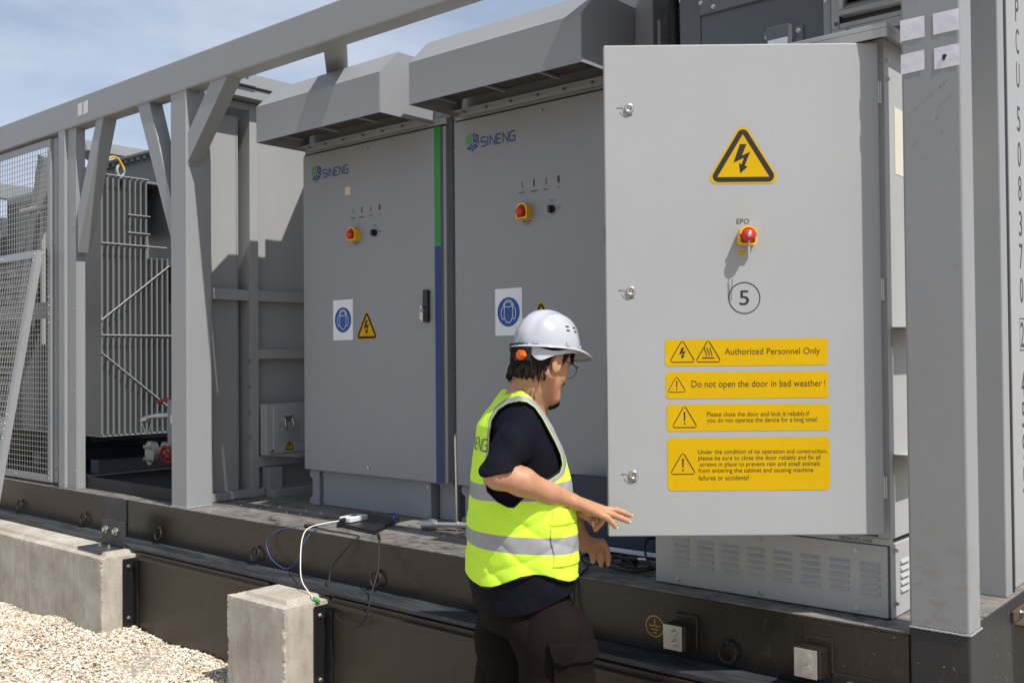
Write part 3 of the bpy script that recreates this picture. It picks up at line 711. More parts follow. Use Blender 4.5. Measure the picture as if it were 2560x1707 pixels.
# ---------------------------------------------------------------- mesh gate and leaning mesh panel
def mesh_panel(name, label, fn, x0, x1, z0, z1, mids, T=0.05):
    """fn maps (x, depth, z) in the panel's own plane to the world"""
    t = empty(name, fn((x0+x1)/2, 0, z0), label, 'mesh panel')
    fr = MB()
    def bx(a, b, c, d, e, f):
        v = [fn(x, y, z) for z in (e, f) for y in (c, d) for x in (a, b)]
        fr.add(v, [(0, 2, 3, 1), (4, 5, 7, 6), (0, 1, 5, 4), (2, 6, 7, 3), (0, 4, 6, 2), (1, 3, 7, 5)])
    s = T; e = 0.0015
    bx(x1-s, x1, 0, 0.006, z0, z1); bx(x1-0.006, x1, 0.0065, 0.045, z0, z1); bx(x0, x0+s, 0, 0.006, z0, z1); bx(x0, x0+.006, 0.0065, 0.045, z0, z1)
    bx(x0+s+e, x1-s-e, 0, 0.006, z1-s, z1); bx(x0+s+e, x1-s-e, 0.0065, 0.045, z1-0.006, z1); bx(x0+s+e, x1-s-e, 0, 0.006, z0, z0+s)
    fr.build('frame', 'frame_grey', t, bevel=0.0015)
    for a, b in mids:
        fr = MB(); bx(x0+s+e, x1-s-e, 0.012, 0.018, a, b); fr.build('cross_bar', 'frame_grey', t, bevel=0.001)
    w = MB(); p = 0.043; k = int((x1-x0-2*s)/p)
    for i in range(1, k+1):
        x = x0+s+(x1-x0-2*s)*i/(k+1); w.tube([fn(x, 0.0085, z0+s-.01), fn(x, 0.0085, z1-s+.01)], 0.0024, 4, smooth=True)
    p = 0.0385; k = int((z1-z0-2*s)/p)
    for i in range(1, k+1):
        z = z0+s+(z1-z0-2*s)*i/(k+1); w.tube([fn(x0+s-.01, 0.0045, z), fn(x1-s+.01, 0.0045, z)], 0.0024, 4, smooth=True)
    w.build('wire_mesh', 'galvanised', t)
    b = MB()
    zs = [z0+s*0.5, z0+s*1.3]+[q for a_, b_ in mids for q in (a_-0.03, a_+0.03, b_-0.03, b_+0.03)]+[z1-s*0.5, z1-s*1.4]
    for z in zs: b.lathe([(0.0075, 0), (0.0065, 0.003), (0.003, 0.0048), (0, 0.005)], fn(x1-s*0.62, 0, z), Vector(fn(0, -1, 0))-Vector(fn(0, 0, 0)), 10)
    for z in (z1-s*0.55, z0+s*.5):
        for x in (x0+(x1-x0)*.52, x0+(x1-x0)*.52+.03): b.lathe([(0.0075, 0), (0.0065, 0.003), (0.003, 0.0048), (0, 0.005)], fn(x, 0, z), Vector(fn(0, -1, 0))-Vector(fn(0, 0, 0)), 10)
    b.build_each('rivet', 'zinc', t)
    return t, fn
t, f_ = mesh_panel('mesh_gate', 'grey framed wire mesh gate bolted inside the container frame at left', lambda x, y, z: (x, 0.03+y, z), -7.30, -6.095, 0.02, 2.435, ((1.17, 1.29),))
m = MB(); m.box(-6.086, -6.03, 0.050, 0.056, 0.02, 2.435).box(-6.094, -6.087, 0.05, 0.10, 0.02, 2.435); m.build('hinge_strip', 'frame_grey', t, bevel=0.001)
m = MB()
for z in (2.33, 1.70, 0.95, 0.33, 0.12): m.hexbolt((-6.058, 0.050, z), (0, -1, 0), 0.007, 0.008)
m.build_each('bolt', 'zinc', t)
# leaning panel: foot on the gravel, top against the gate
LZ, LY = 1.630+0.71, 0.40; LL = math.hypot(LZ, LY); cy_, sy_ = LY/LL, LZ/LL
def lean(x, y, z): return (x, -0.035-LY+cy_*z+sy_*y, -0.71+sy_*z-cy_*y)
mesh_panel('loose_mesh_panel', 'unhung wire mesh panel leaning against the gate, foot on the gravel', lambda x, y, z: lean(x, y-0.05, z), -7.25, -6.045, 0.0, LL, ((1.10, 1.20),), T=0.055)
# ---------------------------------------------------------------- transformer
T = empty('transformer', (-6.6, 1.2, 0.0), 'dark grey finned oil transformer behind the frame posts', 'transformer')
XF, YF = -6.20, 0.45; ZB, ZT = 0.315, 2.26
m = MB(); m.box(-7.9, XF-0.30, YF+0.30, 1.9, ZB+0.02, ZT-0.05); m.build('tank', 'tank_grey', T)
m = MB()
# corrugated wall: fins standing out to +X, each a thin hollow plate with rounded top and bottom
k = 0; y = YF
while y < 1.9:
    zt = ZT if y < 0.83 else 1.66
    m.box(XF-0.31, XF, y, y+0.0145, ZB, zt); y += 0.0445; k += 1
m.build_each('cooling_fin', 'fin_grey', T, bevel=0.004)
m = MB(); x = XF-0.055
while x > -7.85: m.box(x-0.014, x, YF+0.002, YF+0.31, ZB, ZT); x -= 0.045
m.build_each('cooling_fin', 'fin_grey', T, bevel=0.004)
m = MB(); m.box(XF-0.31, XF-0.008, YF-0.002, 1.9, ZB-0.012, ZB-0.001).box(-7.85, XF-0.012, YF-0.001, YF+0.31, ZB-0.013, ZB-0.002)
m.box(-7.85, XF-0.05, YF+.25, 1.9, ZT-0.02, ZT-0.001).build_each('fin_base', 'tank_grey', T, bevel=0.002)
m = MB(); r = 0.0055; xo = XF+0.006
m.tube([(xo, YF-.006, ZT-0.002), (xo, 0.83, ZT-0.002)], r); m.tube([(XF-.3, YF-.006, ZT-0.004), (xo, YF-.006, ZT-0.004)], r)
m.tube([(xo, YF, 1.745), (xo, 0.98, 1.745)], r); m.tube([(xo, 0.66, 1.975), (xo, 0.84, 1.975), (xo-.03, 0.855, 1.975)], r); m.tube([(xo, 0.66, 1.84), (xo, 0.84, 1.84), (xo-.03, 0.855, 1.84)], r)
m.tube([(xo, YF, 1.06), (xo, 1.75, 1.06)], r); m.tube([(xo, YF, 1.17), (xo, 1.02, 1.62)], r); m.tube([(xo, YF, 0.93), (xo, 1.0, 0.50)], r)
m.build_each('stiffening_rod', 'panel_grey', T)
m = MB(); m.box(-7.9, -5.35, 1.00, 2.0, 1.60, 2.49); m.build('cable_box', 'tank_grey', T, bevel=0.004)
m = MB(); m.box(-7.95, -5.33, 0.93, 2.05, 2.515, 2.535)
for i in range(22): m.box(-7.5+i*0.10, -7.455+i*0.10, 0.95, 1.0, 2.485, 2.514)
m.build('lid', 'tank_grey', T, bevel=0.003)
m = MB(); m.tube([(XF-0.02, YF+0.165+0.028*math.cos(a), ZT+0.045+0.045*math.sin(a)) for a in [2*math.pi*i/16 for i in range(16)]], 0.011, 8, closed=True)
m.cyl((XF-.02, YF+.165, ZT-.02), (XF-.02, YF+.165, ZT+.01), .014); m.build('lifting_eye', 'light_grey', T)
m = MB(); m.tube([(XF, YF+0.055+.125*t, 2.375+0.030*math.sin(t*3.0)-0.035*t*t-.03*t**6) for t in [i/14 for i in range(15)]], 0.008, 8); m.build('earth_cable', 'button_yellow', T)
m = MB(); m.cyl((XF-.32, YF+.15, ZT-.02), (XF-.32, YF+.15, ZT+.07), .04).cyl((XF-.32, YF+.15, ZT+.07), (XF-.32, YF+.15, ZT+.09), .05); m.build_each('filler_cap', 'light_grey', T)
# bushings and control gear seen through the gate
for i in range(3):
    x = -6.95-0.28*i; m = MB(); pr = [(0.03, 0)]
    for j in range(7): pr += [(0.055, 0.03+j*.04), (0.03, 0.045+j*.04)]
    m.lathe(pr+[(0.015, 0.33), (0.015, 0.37), (0, 0.37)], (x, 1.15, ZT-.03)); m.build('bushing', 'white_plastic', T)
m = MB(); m.box(-7.10, -6.80, 0.36, 0.45, 1.75, 2.05).cyl((-6.75, .30, 2.06), (-7.2, .30, 2.06), .02).box(-6.93, -6.90, 0.33, 0.36, 1.0, 2.1); m.build('control_box', 'light_grey', T, bevel=0.003)
m = MB()
for x in (-7.5, -6.5): m.box(x-.06, x+.06, 0.55, 2.1, 0.003, 0.11)
m.build_each('skid_rail', 'dark_grey', T)
fc_ = Vector((-5.43, .40, .233)); fn_ = Vector((-.16, -.987, 0))
MB().cyl(fc_, fc_-fn_*.020, .082, 28).build('blind_flange', 'galvanised', T, bevel=.002)
MB().cyl(fc_-fn_*.024, fc_-fn_*.044, .078, 28).cyl(fc_-fn_*.044, fc_-fn_*.50, .042, 18).cyl(fc_-fn_*.10, fc_-fn_*.12, .072, 24).build('valve_body', 'galvanised', T, bevel=.002)
fs_ = fn_.cross(Vector((0, 0, 1)))
for k in range(4):
    a_ = math.pi/4+k*math.pi/2; MB().hexbolt(fc_+fs_*(.060*math.cos(a_))+Vector((0, 0, .060*math.sin(a_))), fn_, .012, .022).build('flange_bolt', 'zinc', T)
m = MB(); hc = Vector((-5.215, 0.42, 0.234)); ua = Vector((.758, .652, 0)); ub = Vector((.25, -.15, 1)).normalized(); ub = (ub-ua*ub.dot(ua)).normalized()
m.tube([hc+(ua*math.cos(a)+ub*math.sin(a))*(0.056+0.006*math.cos(a*6)) for a in [2*math.pi*i/36 for i in range(36)]], 0.010, 8, closed=True)
for i in range(3):
    a = math.pi*i/3; dd = ua*math.cos(a)+ub*math.sin(a); m.tube([hc-dd*.052, hc+dd*.052], 0.007, 6)
m.build('handwheel', 'red_enamel', T)
MB().cyl(hc, hc+Vector((-.13, .10, 0)), .015, 10).build('wheel_stem', 'steel', T)
m = MB(); m.box(-5.15, -4.95, 0.95, 1.05, 0.30, 0.62).shift((-.13, -.50, -.02)); m.build('valve_plate', 'tank_grey', T, bevel=0.003)
m = MB(); m.cyl((-5.17, .72, .545), (-5.0, .92, .555), .020, 12).cyl((-5.21, .68, .535), (-5.17, .72, .545), .014, 10).cyl((-5.235, .655, .515), (-5.205, .685, .53), .022, 6).cyl((-5.08, .83, .555), (-5.08, .83, .625), .02, 10).cyl((-5.03, .86, .55), (-4.98, .92, .55), .07, 20)
m.tube([(-5.23+.05*t, .66+.04*t, .50-.075*math.sin(math.pi*t)) for t in [i/10 for i in range(11)]], .004, 5).shift((-.18, -.32, -.055)); m.build('drain_valve', 'galvanised', T)
m = MB(); m.tube([(-5.19, .74, .640), (-5.13, .78, .655), (-5.05, .84, .64), (-4.97, .90, .66)], 0.012, 8).shift((-.18, -.32, -.055)); m.build('valve_lever', 'red_enamel', T)
m = MB(); m.box(-5.10, -4.96, 0.944, 0.949, 0.46, 0.52).box(-5.08, -5.00, 0.944, 0.949, 0.375, 0.425).shift((-.13, -.50, -.02)); m.build_each('tag_plate', 'sign_white', T)

t = empty('switch_cabinet', (-10, 1.3, 0), 'dark grey switchgear cabinet seen through the mesh gate at the left edge', 'electrical cabinet')
MB().box(-11.9, -8.05, .50, 2.2, .02, 2.12).build('body', 'dark_grey', t, bevel=.004)
MB().box(-8.045, -8.03, .56, 1.25, .12, 2.0).box(-8.045, -8.03, 1.28, 2.1, .12, 2.0).build_each('door', 'tank_grey', t, bevel=.004)
MB().box(-8.85, -8.06, .480, .499, .12, 2.0).box(-9.9, -8.88, .480, .499, .12, 2.0).build_each('door', 'tank_grey', t, bevel=.004)

# ---------------------------------------------------------------- box mounted on the bay wall
B = empty('vented_box', (-4.35, 0.9, 0.2), 'grey vented box with spring handle and small warning triangle, low on the bay wall', 'electrical box')
XB = -4.35
m = MB(); m.box(-4.415, XB, 0.59, 1.35, 0.262, 0.585); m.prism([(XB+.0005, 0.60, 0.262), (XB+.0005, 1.35, 0.262), (XB+.0005, 1.35, 0.225), (XB+.0005, 0.88, 0.228)], (-.06, 0, 0)); m.build('body', 'light_grey', B, bevel=0.004)
m = MB(); m.box(XB+.001, XB+.012, 0.637, 1.33, 0.275, 0.568); m.build('cover', 'light_grey', B, bevel=0.003)
m = MB(); xc = XB+.0125
for j in range(9):
    for i in range(6): m.obox((xc, 0.670+i*0.028, 0.345+j*0.0135), (0, 0.021, 0), (0.004, 0, -0.002), (0, 0, 0.005))
m.build('vent_slots', 'light_grey', B)
m = MB(); m.box(xc, xc+.012, 0.715, 0.775, 0.475, 0.505); m.tube([(xc+.012, .717, .49), (xc+.022, .712, .45), (xc+.020, .722, .425), (xc+.020, .768, .425), (xc+.022, .778, .45), (xc+.012, .773, .49)], .005, 6); m.build('spring_handle', 'steel', B)
fn = lambda u, v, o: (XB+.0135+o, u, v)
m = MB(); warn_tri(m, fn, 0.758, 0.287, 0.072, 0.066, 0); m.build('warning_label', ['sign_yellow', 'sign_black'], B)
m = MB()
for y in (0.625, 0.835): m.cyl((XB+.001, y, .290-.06*(y > .8)), (XB+.02, y, .290-.06*(y > .8)), .009, 10)
m.build_each('bolt', 'zinc', B)

# ---------------------------------------------------------------- inverter cabinets (a pair)
def letter_strokes():
    return {'S': [(1, 1), (0.12, 1), (0, .93), (0, .57), (.1, .5), (.9, .5), (1, .43), (1, .07), (.88, 0), (0, 0)],
            'I': [(0.0, 1), (0.0, 0)], 'N': [(0, 0), (0, 1), (1, 0), (1, 1)], 'G': [(1, 1), (.12, 1), (0, .9), (0, .1), (.12, 0), (1, 0), (1, .5), (.45, .5)]}
def logo(mb, fn, cx, cz, R, tx0, tx1, tz0, tz1, gm, bm_, off=0.0):
    S = [(1.0, 0.02), (1.0, .93), (.56, .93), (.56, .09), (.10, .09), (.10, .98)]
    v = {a: (cx+R*math.cos(rad(a)), cz+R*math.sin(rad(a))) for a in (90, 30, -30, -90, -150, 150)}; c = (cx, cz); g = R*0.06
    def face(o, pu, pv, mt, sh):
        o = Vector(o); pu = Vector(pu)-o; pv = Vector(pv)-o; o = o+Vector(sh)*g
        pts = [o+pu*(0.10+a*0.78)+pv*(0.04+b*0.92) for a, b in S]; stroke2(mb, pts, R*0.19, fn, mt, off)
    face(v[150], v[90], v[-150], gm, (-1, .3)); face(c, v[-30], v[90], bm_, (1, .3)); face(v[-150], v[-90], c, bm_, (0, -1))
    wds = [('S', 1), ('I', .12), ('N', 1), ('E', .9), ('N', 1), ('G', 1)]; gap = 0.36; tot = sum(w for _, w in wds)+gap*5; x = 0; LS = letter_strokes()
    u = (tx1-tx0)/tot; h = tz1-tz0; sw = h*0.165
    for ch, w in wds:
        f2 = lambda a, b: (tx0+(x+a*w)*u, tz0+b*h)
        if ch == 'E':
            stroke2(mb, [f2(1, 1), f2(0, 1), f2(0, 0), f2(1, 0)], sw, fn, bm_, off); stroke2(mb, [f2(0.06, .5), f2(.85, .5)], sw, fn, bm_, off)
        else: stroke2(mb, [f2(a, b) for a, b in LS[ch]], sw, fn, bm_, off)
        x += w+gap
def estop(mb_fn, parent, x, z, Y, s=1.0):
    """yellow shroud with red mushroom button on a -Y facing door"""
    m = MB(); n = 24; W_ = 0.034*s
    pts = [(x-W_, z-W_), (x+W_, z-W_)]+[(x+W_*math.cos(a), z+0.008*s+W_*math.sin(a)) for a in [math.pi*i/n for i in range(n+1)]]
    inn = [(x+(p[0]-x)*0.80, z+(p[1]-z)*0.80) for p in pts]
    N_ = len(pts); V = [(p[0], Y, p[1]) for p in pts]+[(p[0], Y-0.045*s, p[1]) for p in pts]+[(p[0], Y-0.045*s, p[1]) for p in inn]+[(p[0], Y-0.012, p[1]) for p in inn]
    F = []
    for i in range(N_):
        j = (i+1) % N_
        for q in range(3): F.append((q*N_+i, q*N_+j, (q+1)*N_+j, (q+1)*N_+i))
    F.append(list(range(3*N_, 4*N_))); m.add(V, F)
    o = m.build('emergency_stop', 'button_yellow', parent)
    m = MB(); m.lathe([(0.0, 0), (0.012*s, 0), (0.012*s, 0.022*s), (0.021*s, 0.026*s), (0.023*s, 0.036*s), (0.020*s, 0.048*s), (0.010*s, 0.054*s), (0, 0.055*s)], (x-.002, Y-0.012, z), (0, -1, 0), 24)
    m.build('mushroom_button', 'button_red', o)
    return o
DX0, DX1, DZ0, DZ1, YD = -3.912, -2.756, 0.213, 2.082, 0.55
def make_inverter():
    c = empty('inverter_cabinet', ((DX0+DX1)/2, 0.6, 0.0), 'grey inverter cabinet with full green and blue stripe, next to the bay wall', 'electrical cabinet', 'inverter cabinets side by side')
    m = MB(); m.box(DX0+.01, DX1+.03, YD+.045, 1.75, 0.20, 2.50); m.build('body', 'cabinet_grey', c, bevel=0.004)
    m = MB(); m.box(DX0-.002, DX1+.033, YD+.015, YD+.044, 2.0925, 2.128); m.build('top_rail', 'cabinet_grey', c, bevel=0.003)
    m = MB(); m.box(DX0, DX1, YD+.012, YD+.044, 2.0835, 2.0915); m.build('door_gasket', 'black_rubber', c)
    d = MB().box(DX0, DX1, YD, YD+.038, DZ0, DZ1).build('door', 'cabinet_grey', c, bevel=0.004)
    fn = lambda u, v, o: (u, YD-0.0008-o, v)
    m = MB(); m.box(-2.7995, -2.7545, YD-.0015, YD-.0003, 1.453, DZ1-.001); m.build('green_stripe', 'green_stripe', d)
    m = MB(); m.box(-2.7995, -2.7545, YD-.0015, YD-.0003, DZ0+.001, 1.4528); m.build('blue_stripe', 'blue_stripe', d)
    m = MB(); m.box(DX1+.006, DX1+.030, YD+.012, YD+.044, DZ0, DZ1).box(DX1+.034, DX1+.052, YD+.07, YD+.13, DZ0, 2.36)
    m.build_each('side_strip', 'cabinet_grey', c, bevel=0.003)
    m = MB()
    for z in (1.95, 1.68, 1.20, 0.95, 0.78, 0.5): m.cyl((DX1+.040, YD+.07, z), (DX1+.040, YD+.062, z), .006, 8)
    m.build_each('strip_screw', 'zinc', c)
    m = MB(); logo(m, fn, -3.785, 1.965, 0.050, -3.722, -3.498, 1.931, 1.976, 0, 1); m.build('logo', ['logo_green', 'logo_blue'], d)
    # lamps and lettering
    for x, mt in ((-3.455, 'lamp_green'), (-3.38, 'window_dark'), (-3.305, 'lamp_red'), (-3.230, 'black_plastic')):
        wd = 0.0035 if mt != 'black_plastic' else 0.0055
        MB().box(x-wd, x+wd, YD-.0025, YD-.0002, 1.690, 1.722).build('indicator_lamp', mt, d)
    m = MB()
    for x, s, w in ((-3.455, 'POWER', .036), (-3.38, 'RUNNING', .044), (-3.305, 'FAULT', .030), (-3.230, 'BT', .012)): put_text(m, s, fn, x-w/2, x+w/2, 1.661, 1.671)
    put_text(m, 'OFF', fn, -3.282, -3.262, 1.605, 1.613); put_text(m, 'ON', fn, -3.238, -3.223, 1.566, 1.574)
    put_text(m, 'EMERGENCY', fn, -3.452, -3.392, 1.520, 1.528); put_text(m, 'STOP', fn, -3.436, -3.412, 1.507, 1.515)
    m.build('lettering', 'sign_black', d)
    estop(None, d, -3.425, 1.568, YD)
    m = MB(); m.cyl((-3.270, YD, 1.567), (-3.270, YD-.014, 1.567), .019, 20).box(-3.277, -3.263, YD-.03, YD-.013, 1.550, 1.584); m.build('selector_switch', 'black_plastic', d, bevel=0.002)
    m = MB(); poly2(m, rrect(-3.637, -3.462, 0.974, 1.206, .006), fn, 0); cx, cz = -3.549, 1.090
    poly2(m, circ(cx, cz, .0725), fn, 1, .0006)
    F2 = .0012; w = .0032
    stroke2(m, [(cx+.034*math.cos(a), cz+.022+.036*math.sin(a)) for a in [math.pi*i/14 for i in range(15)]], w, fn, 0, F2)
    stroke2(m, [(cx+.027*math.cos(a), cz+.026+.024*math.sin(a)) for a in [math.pi*i/14 for i in range(15)]], w, fn, 0, F2)
    stroke2(m, [(cx-.026, cz+.026), (cx-.028, cz-.028), (cx-.010, cz-.052), (cx+.010, cz-.052), (cx+.028, cz-.028), (cx+.026, cz+.026)], w, fn, 0, F2)
    stroke2(m, [(cx-.026, cz+.026), (cx+.012, cz+.024), (cx+.026, cz+.040)], w, fn, 0, F2)
    for s_ in (-1, 1): stroke2(m, [(cx+s_*.034, cz+.022), (cx+s_*.045, cz+.014), (cx+s_*.048, cz-.016), (cx+s_*.040, cz-.034), (cx+s_*.030, cz-.036)], w, fn, 0, F2)
    m.build('ear_protection_label', ['sign_white', 'sign_blue'], d)
    m = MB(); warn_tri(m, fn, -3.343, 0.974, 0.172, 0.157, 0); m.build('warning_label', ['sign_yellow', 'sign_black'], d)
    m = MB(); m.box(-2.876, -2.836, YD-.022, YD, 1.055, 1.228); h = m.build('handle', 'black_plastic', d, bevel=0.008)
    m = MB(); m.cyl((-2.862, YD-.023, 1.135), (-2.862, YD-.045, 1.135), .008, 10); m.tube([(-2.862+.012*math.cos(a), YD-.042, 1.120+.014*math.sin(a)) for a in [2*math.pi*i/12 for i in range(12)]], .0016, 5, closed=True)
    m.box(-2.874, -2.862, YD-.043, YD-.041, 1.070, 1.108).box(-2.857, -2.848, YD-.046, YD-.044, 1.062, 1.106); m.build('keys', 'steel', d)
    m = MB(); m.cyl((-3.335, YD, 0.257), (-3.335, YD-.006, 0.257), .008, 10).cyl((-3.33, YD, 2.047), (-3.33, YD-.006, 2.047), .009, 10); m.build_each('door_screw', 'zinc', d)
    # plinth
    m = MB(); m.box(-3.815, -2.905, 0.612, 0.70, 0.002, 0.205); m.build('plinth', 'cabinet_grey', c, bevel=0.003)
    m = MB(); m.prism([(-3.925, .60, 0.0), (-3.835, .60, 0.0), (-3.835, .60, .20), (-3.925, .60, .20), (-3.925, .60, .165), (-3.90, .60, .15), (-3.90, .60, .05), (-3.925, .60, .035)], (0, .12, 0)); m.box(-2.885, -2.75, .66, .78, .002, .20)
    m.build_each('plinth_foot', 'cabinet_grey', c, bevel=0.002)
    m = MB()
    for x in (-3.805, -2.925):
        for z in (.025, .175): m.hexbolt((x, .612, z), (0, -1, 0), .006, .008)
    m.build_each('plinth_bolt', 'zinc', c)
    # hood: open below
    HX0, HX1, HY, HZ0, HZ1, HT = -3.868, -2.818, 0.19, 2.10, 2.302, 2.430; CY = 0.318; t_ = .003
    prof = [(YD+.004, HZ0), (HY, HZ0), (HY, HZ1), (CY, HT), (YD+.044, HT)]
    m = MB()
    for x in (HX0, HX1-t_): m.prism([(x, y, z) for y, z in prof], (t_, 0, 0))
    def strip(a, b, th):
        (y0, z0), (y1, z1) = a, b; dv = Vector((0, y1-y0, z1-z0)).normalized(); nn = Vector((0, -dv.z, dv.y))*th
        m.obox((HX0+t_+.0002, y0, z0), (HX1-HX0-2*t_-.0004, 0, 0), (0, y1-y0, z1-z0), -nn)
    strip((HY, HZ0), (HY, HZ1), -t_); strip((HY, HZ1), (CY, HT), -t_); strip((CY, HT), (YD+.044, HT), -t_)
    ho = m.build('rain_hood', 'cabinet_grey', c)
    m = MB(); m.box(HX0+.06, HX1-.004, HY+.004, 0.485, 2.170, 2.174); m.build('filter', 'filter_mesh', ho)
    m = MB()
    for x in (-3.835, -3.505, -3.172, -2.842): m.box(x-.008, x+.008, HY+.005, .485, 2.155, 2.169)
    m.box(HX0+.004, HX1-.004, .486, .530, 2.118, 2.124).box(HX0+.004, HX1-.004, .531, .546, 2.100, 2.123)
    m.build('filter_frame', 'cabinet_grey', ho, bevel=0.001)
    m = MB()
    for x in (-3.80, -3.65, -3.49, -3.32, -3.16, -3.0): m.cyl((x, .508, 2.118), (x, .508, 2.108), .008, 8)
    m.build_each('filter_screw', 'dark_grey', ho)
    return c, d
inv, inv_door = make_inverter()
inv2 = copy_tree(inv); inv2.location.x += 1.2595
inv2['label'] = 'grey inverter cabinet partly hidden behind the man and the open door'
MB().box(-3.524, -3.477, YD-.0016, YD-.0003, 1.804, 1.850).build('tape_square', 'beige_tape', inv_door)
# low navy panel with a white foot strip, beside the vented base
t = empty('navy_panel', (-1.4, .5, 0), 'navy blue low panel on the deck left of the vented cabinet base', 'cover panel')
MB().box(-1.86, -1.20, .46, .50, .03, .33).build('panel', 'navy', t, bevel=.004)
MB().box(-1.86, -1.20, .445, .459, .012, .030).build('edge_strip', 'sign_white', t, bevel=.001)
# vertical rod and lying rod near it
tag(MB().tube([(-2.565, .46, .0), (-2.563, .455, .24), (-2.563, .45, .472)], .0075, 8).tube([(-2.563, .45, .47), (-2.560, .447, .485), (-2.558, .444, .478)], .006, 8).build('door_stay', 'steel', root=(-2.565, .46, 0)), 'thin bright upright steel rod between the two inverter cabinets', 'rod')
t = empty('steel_tube', (-2.5, .5, .03), 'chromed steel tube with socket end lying on the deck beside the laptop', 'tube')
MB().tube([(-2.66, .405, .030), (-2.20, .66, .034)], .016, 14).build('tube', 'steel', t)
MB().cyl((-2.725, .37, .028), (-2.655, .408, .030), .024, 16).cyl((-2.69, .388, .029), (-2.67, .40, .03), .027, 16).build('socket', 'galvanised', t)

# ---------------------------------------------------------------- cabinet with the open door
A = empty('open_cabinet', (-0.72, 0.5, 0.0), 'light grey cabinet at right, its door swung open toward the camera, vented base', 'electrical cabinet')
X0, X1, Y0, Y1 = -1.174, -0.272, 0.11, 1.0
m = MB(); m.box(X0, X0+.003, Y0, Y1, .262, 1.90).box(X1-.003, X1, Y0, Y1, .262, 1.90).box(X0+.0035, X1-.0035, Y1-.003, Y1, .262, 1.90)
m.box(X0+.0035, X1-.0035, Y0+.003, Y1-.0035, .262, .266).box(X0+.0035, X1-.0035, Y0, Y0+.03, .242, .2615).box(X0+.0035, X0+.04, Y0, Y0+.02, .2665, 1.90).box(X1-.04, X1-.0035, Y0, Y0+.02, .2665, 1.90).box(X0+.041, X1-.041, Y0, Y0+.02, 1.86, 1.90)
m.build_each('carcass_panel', 'light_grey', A)
m = MB(); m.box(X0+.05, X1-.05, .55, .56, .33, 1.80)
for z in (.55, .95, 1.35):
    for i in range(5): m.box(X0+.12+i*.14, X0+.21+i*.14, .47, .549, z, z+.18)
m.build_each('inner_equipment', 'dark_grey', A, bevel=.003)
# cap roof
m = MB(); m.box(X0-.03, X1+.045, 0.015, Y1+.03, 1.905, 1.922).box(X0-.03, X1+.045, 0.015, 0.019, 1.876, 1.9045).box(X1+.041, X1+.045, 0.0195, Y1+.03, 1.880, 1.9045)
m.box(-.52, -.40, .16, .27, 1.9225, 1.940)
m.build('cap_roof', 'light_grey', A, bevel=.002)
# vented base
m = MB(); m.box(X0+.002, X1-.012, Y0, Y0+.02, .004, .238).box(X0+.001, X1-.006, Y0+.021, Y1, .003, .241).box(X1-.0055, X1, Y0+.005, Y1, .003, .243)
bs = m.build('vented_base', 'light_grey', A, bevel=.003)
m = MB()
for i in range(8):
    for j in range(5):
        x = -1.093+i*.1025; z = .078+j*.0228; w = .068
        m.add([(x, Y0-.0003, z+.012), (x+w, Y0-.0003, z+.012), (x+w-.004, Y0-.011, z+.001), (x+.004, Y0-.011, z+.001), (x, Y0-.0003, z-.001), (x+w, Y0-.0003, z-.001)], [(0, 3, 2, 1), (3, 4, 5, 2), (0, 4, 3), (1, 2, 5)], 0, False)
for j in range(5):
    z = .078+j*.0235
    m.add([(X1+.0003, .19, z+.013), (X1+.0003, .27, z+.013), (X1+.008, .266, z+.001), (X1+.008, .194, z+.001), (X1+.0003, .19, z-.001), (X1+.0003, .27, z-.001)], [(0, 1, 2, 3), (3, 2, 5, 4), (0, 3, 4), (1, 5, 2)], 0, False)
m.build_each('louvre', 'light_grey', bs)
m = MB()
for x, z in ((-1.076, .023), (-.734, .022), (-.387, .021), (-.735, .212), (-.387, .215), (-1.076, .212)): m.hexbolt((x, Y0, z), (0, -1, 0), .006, .007)
for z in (.222, .050): m.hexbolt((X1, .140, z), (1, 0, 0), .0065, .012)
m.build_each('bolt', 'zinc', bs)
fnb = lambda u, v, o: (u, Y0-.001-o, v)
m = MB(); put_text(m, '18030182-A00', fnb, -.445, -.334, .2445, .2575); m.build('part_number', 'text_dark', A)
# side rail channels on the cabinet side
for z in (.930, .512):
    m = MB(); m.box(X1+.0005, X1+.075, .145, .29, z+.020, z+.024).box(X1+.071, X1+.075, .145, .29, z-.025, z+.0195).box(X1+.0005, X1+.003, .145, .29, z-.04, z+.0195)
    m.build('side_bracket', 'light_grey', A, bevel=.0015)
m = MB(); m.box(X1+.0003, X1+.0013, .198, .60, 1.466, 1.690); m.build('rating_label', 'cream_label', A)
m = MB()
for z in (1.832, 1.770): m.hexbolt((X1, .135, z), (1, 0, 0), .0065, .009)
m.build_each('side_bolt', 'zinc', A)
# the door
HA = Vector((X1, .06, 0)); UU = Vector((.763, .6463, 0)).normalized(); NN = Vector((UU.y, -UU.x, 0))
def dp(u, v, o): p = HA+UU*u+NN*o; return (p.x, p.y, v)
DW, DB, DT = .889, .285, 1.875
m = MB(); m.obox(dp(-DW, DB, 0), UU*DW, -NN*.028, (0, 0, DT-DB)); D = m.build('door', 'door_grey', A, bevel=.0045, seg=3)
m = MB()
for z0 in (.40, 1.04, 1.68): m.cyl(dp(.006, z0, -.018), dp(.006, z0+.07, -.018), .009, 10)
m.build_each('hinge', 'zinc', D)
m = MB(); m.obox(dp(-DW-.0006, 1.226, -.020), (0, 0, .06), NN*.012, UU*.0006*1); m.build('edge_slot', 'text_dark', D)
of = .0009
def fd(u, v, o): return dp(u, v, of+o)
m = MB(); warn_tri(m, fd, -.4405, 1.420, .218, .184, 0); m.build('warning_label', ['sign_yellow', 'sign_black'], D)
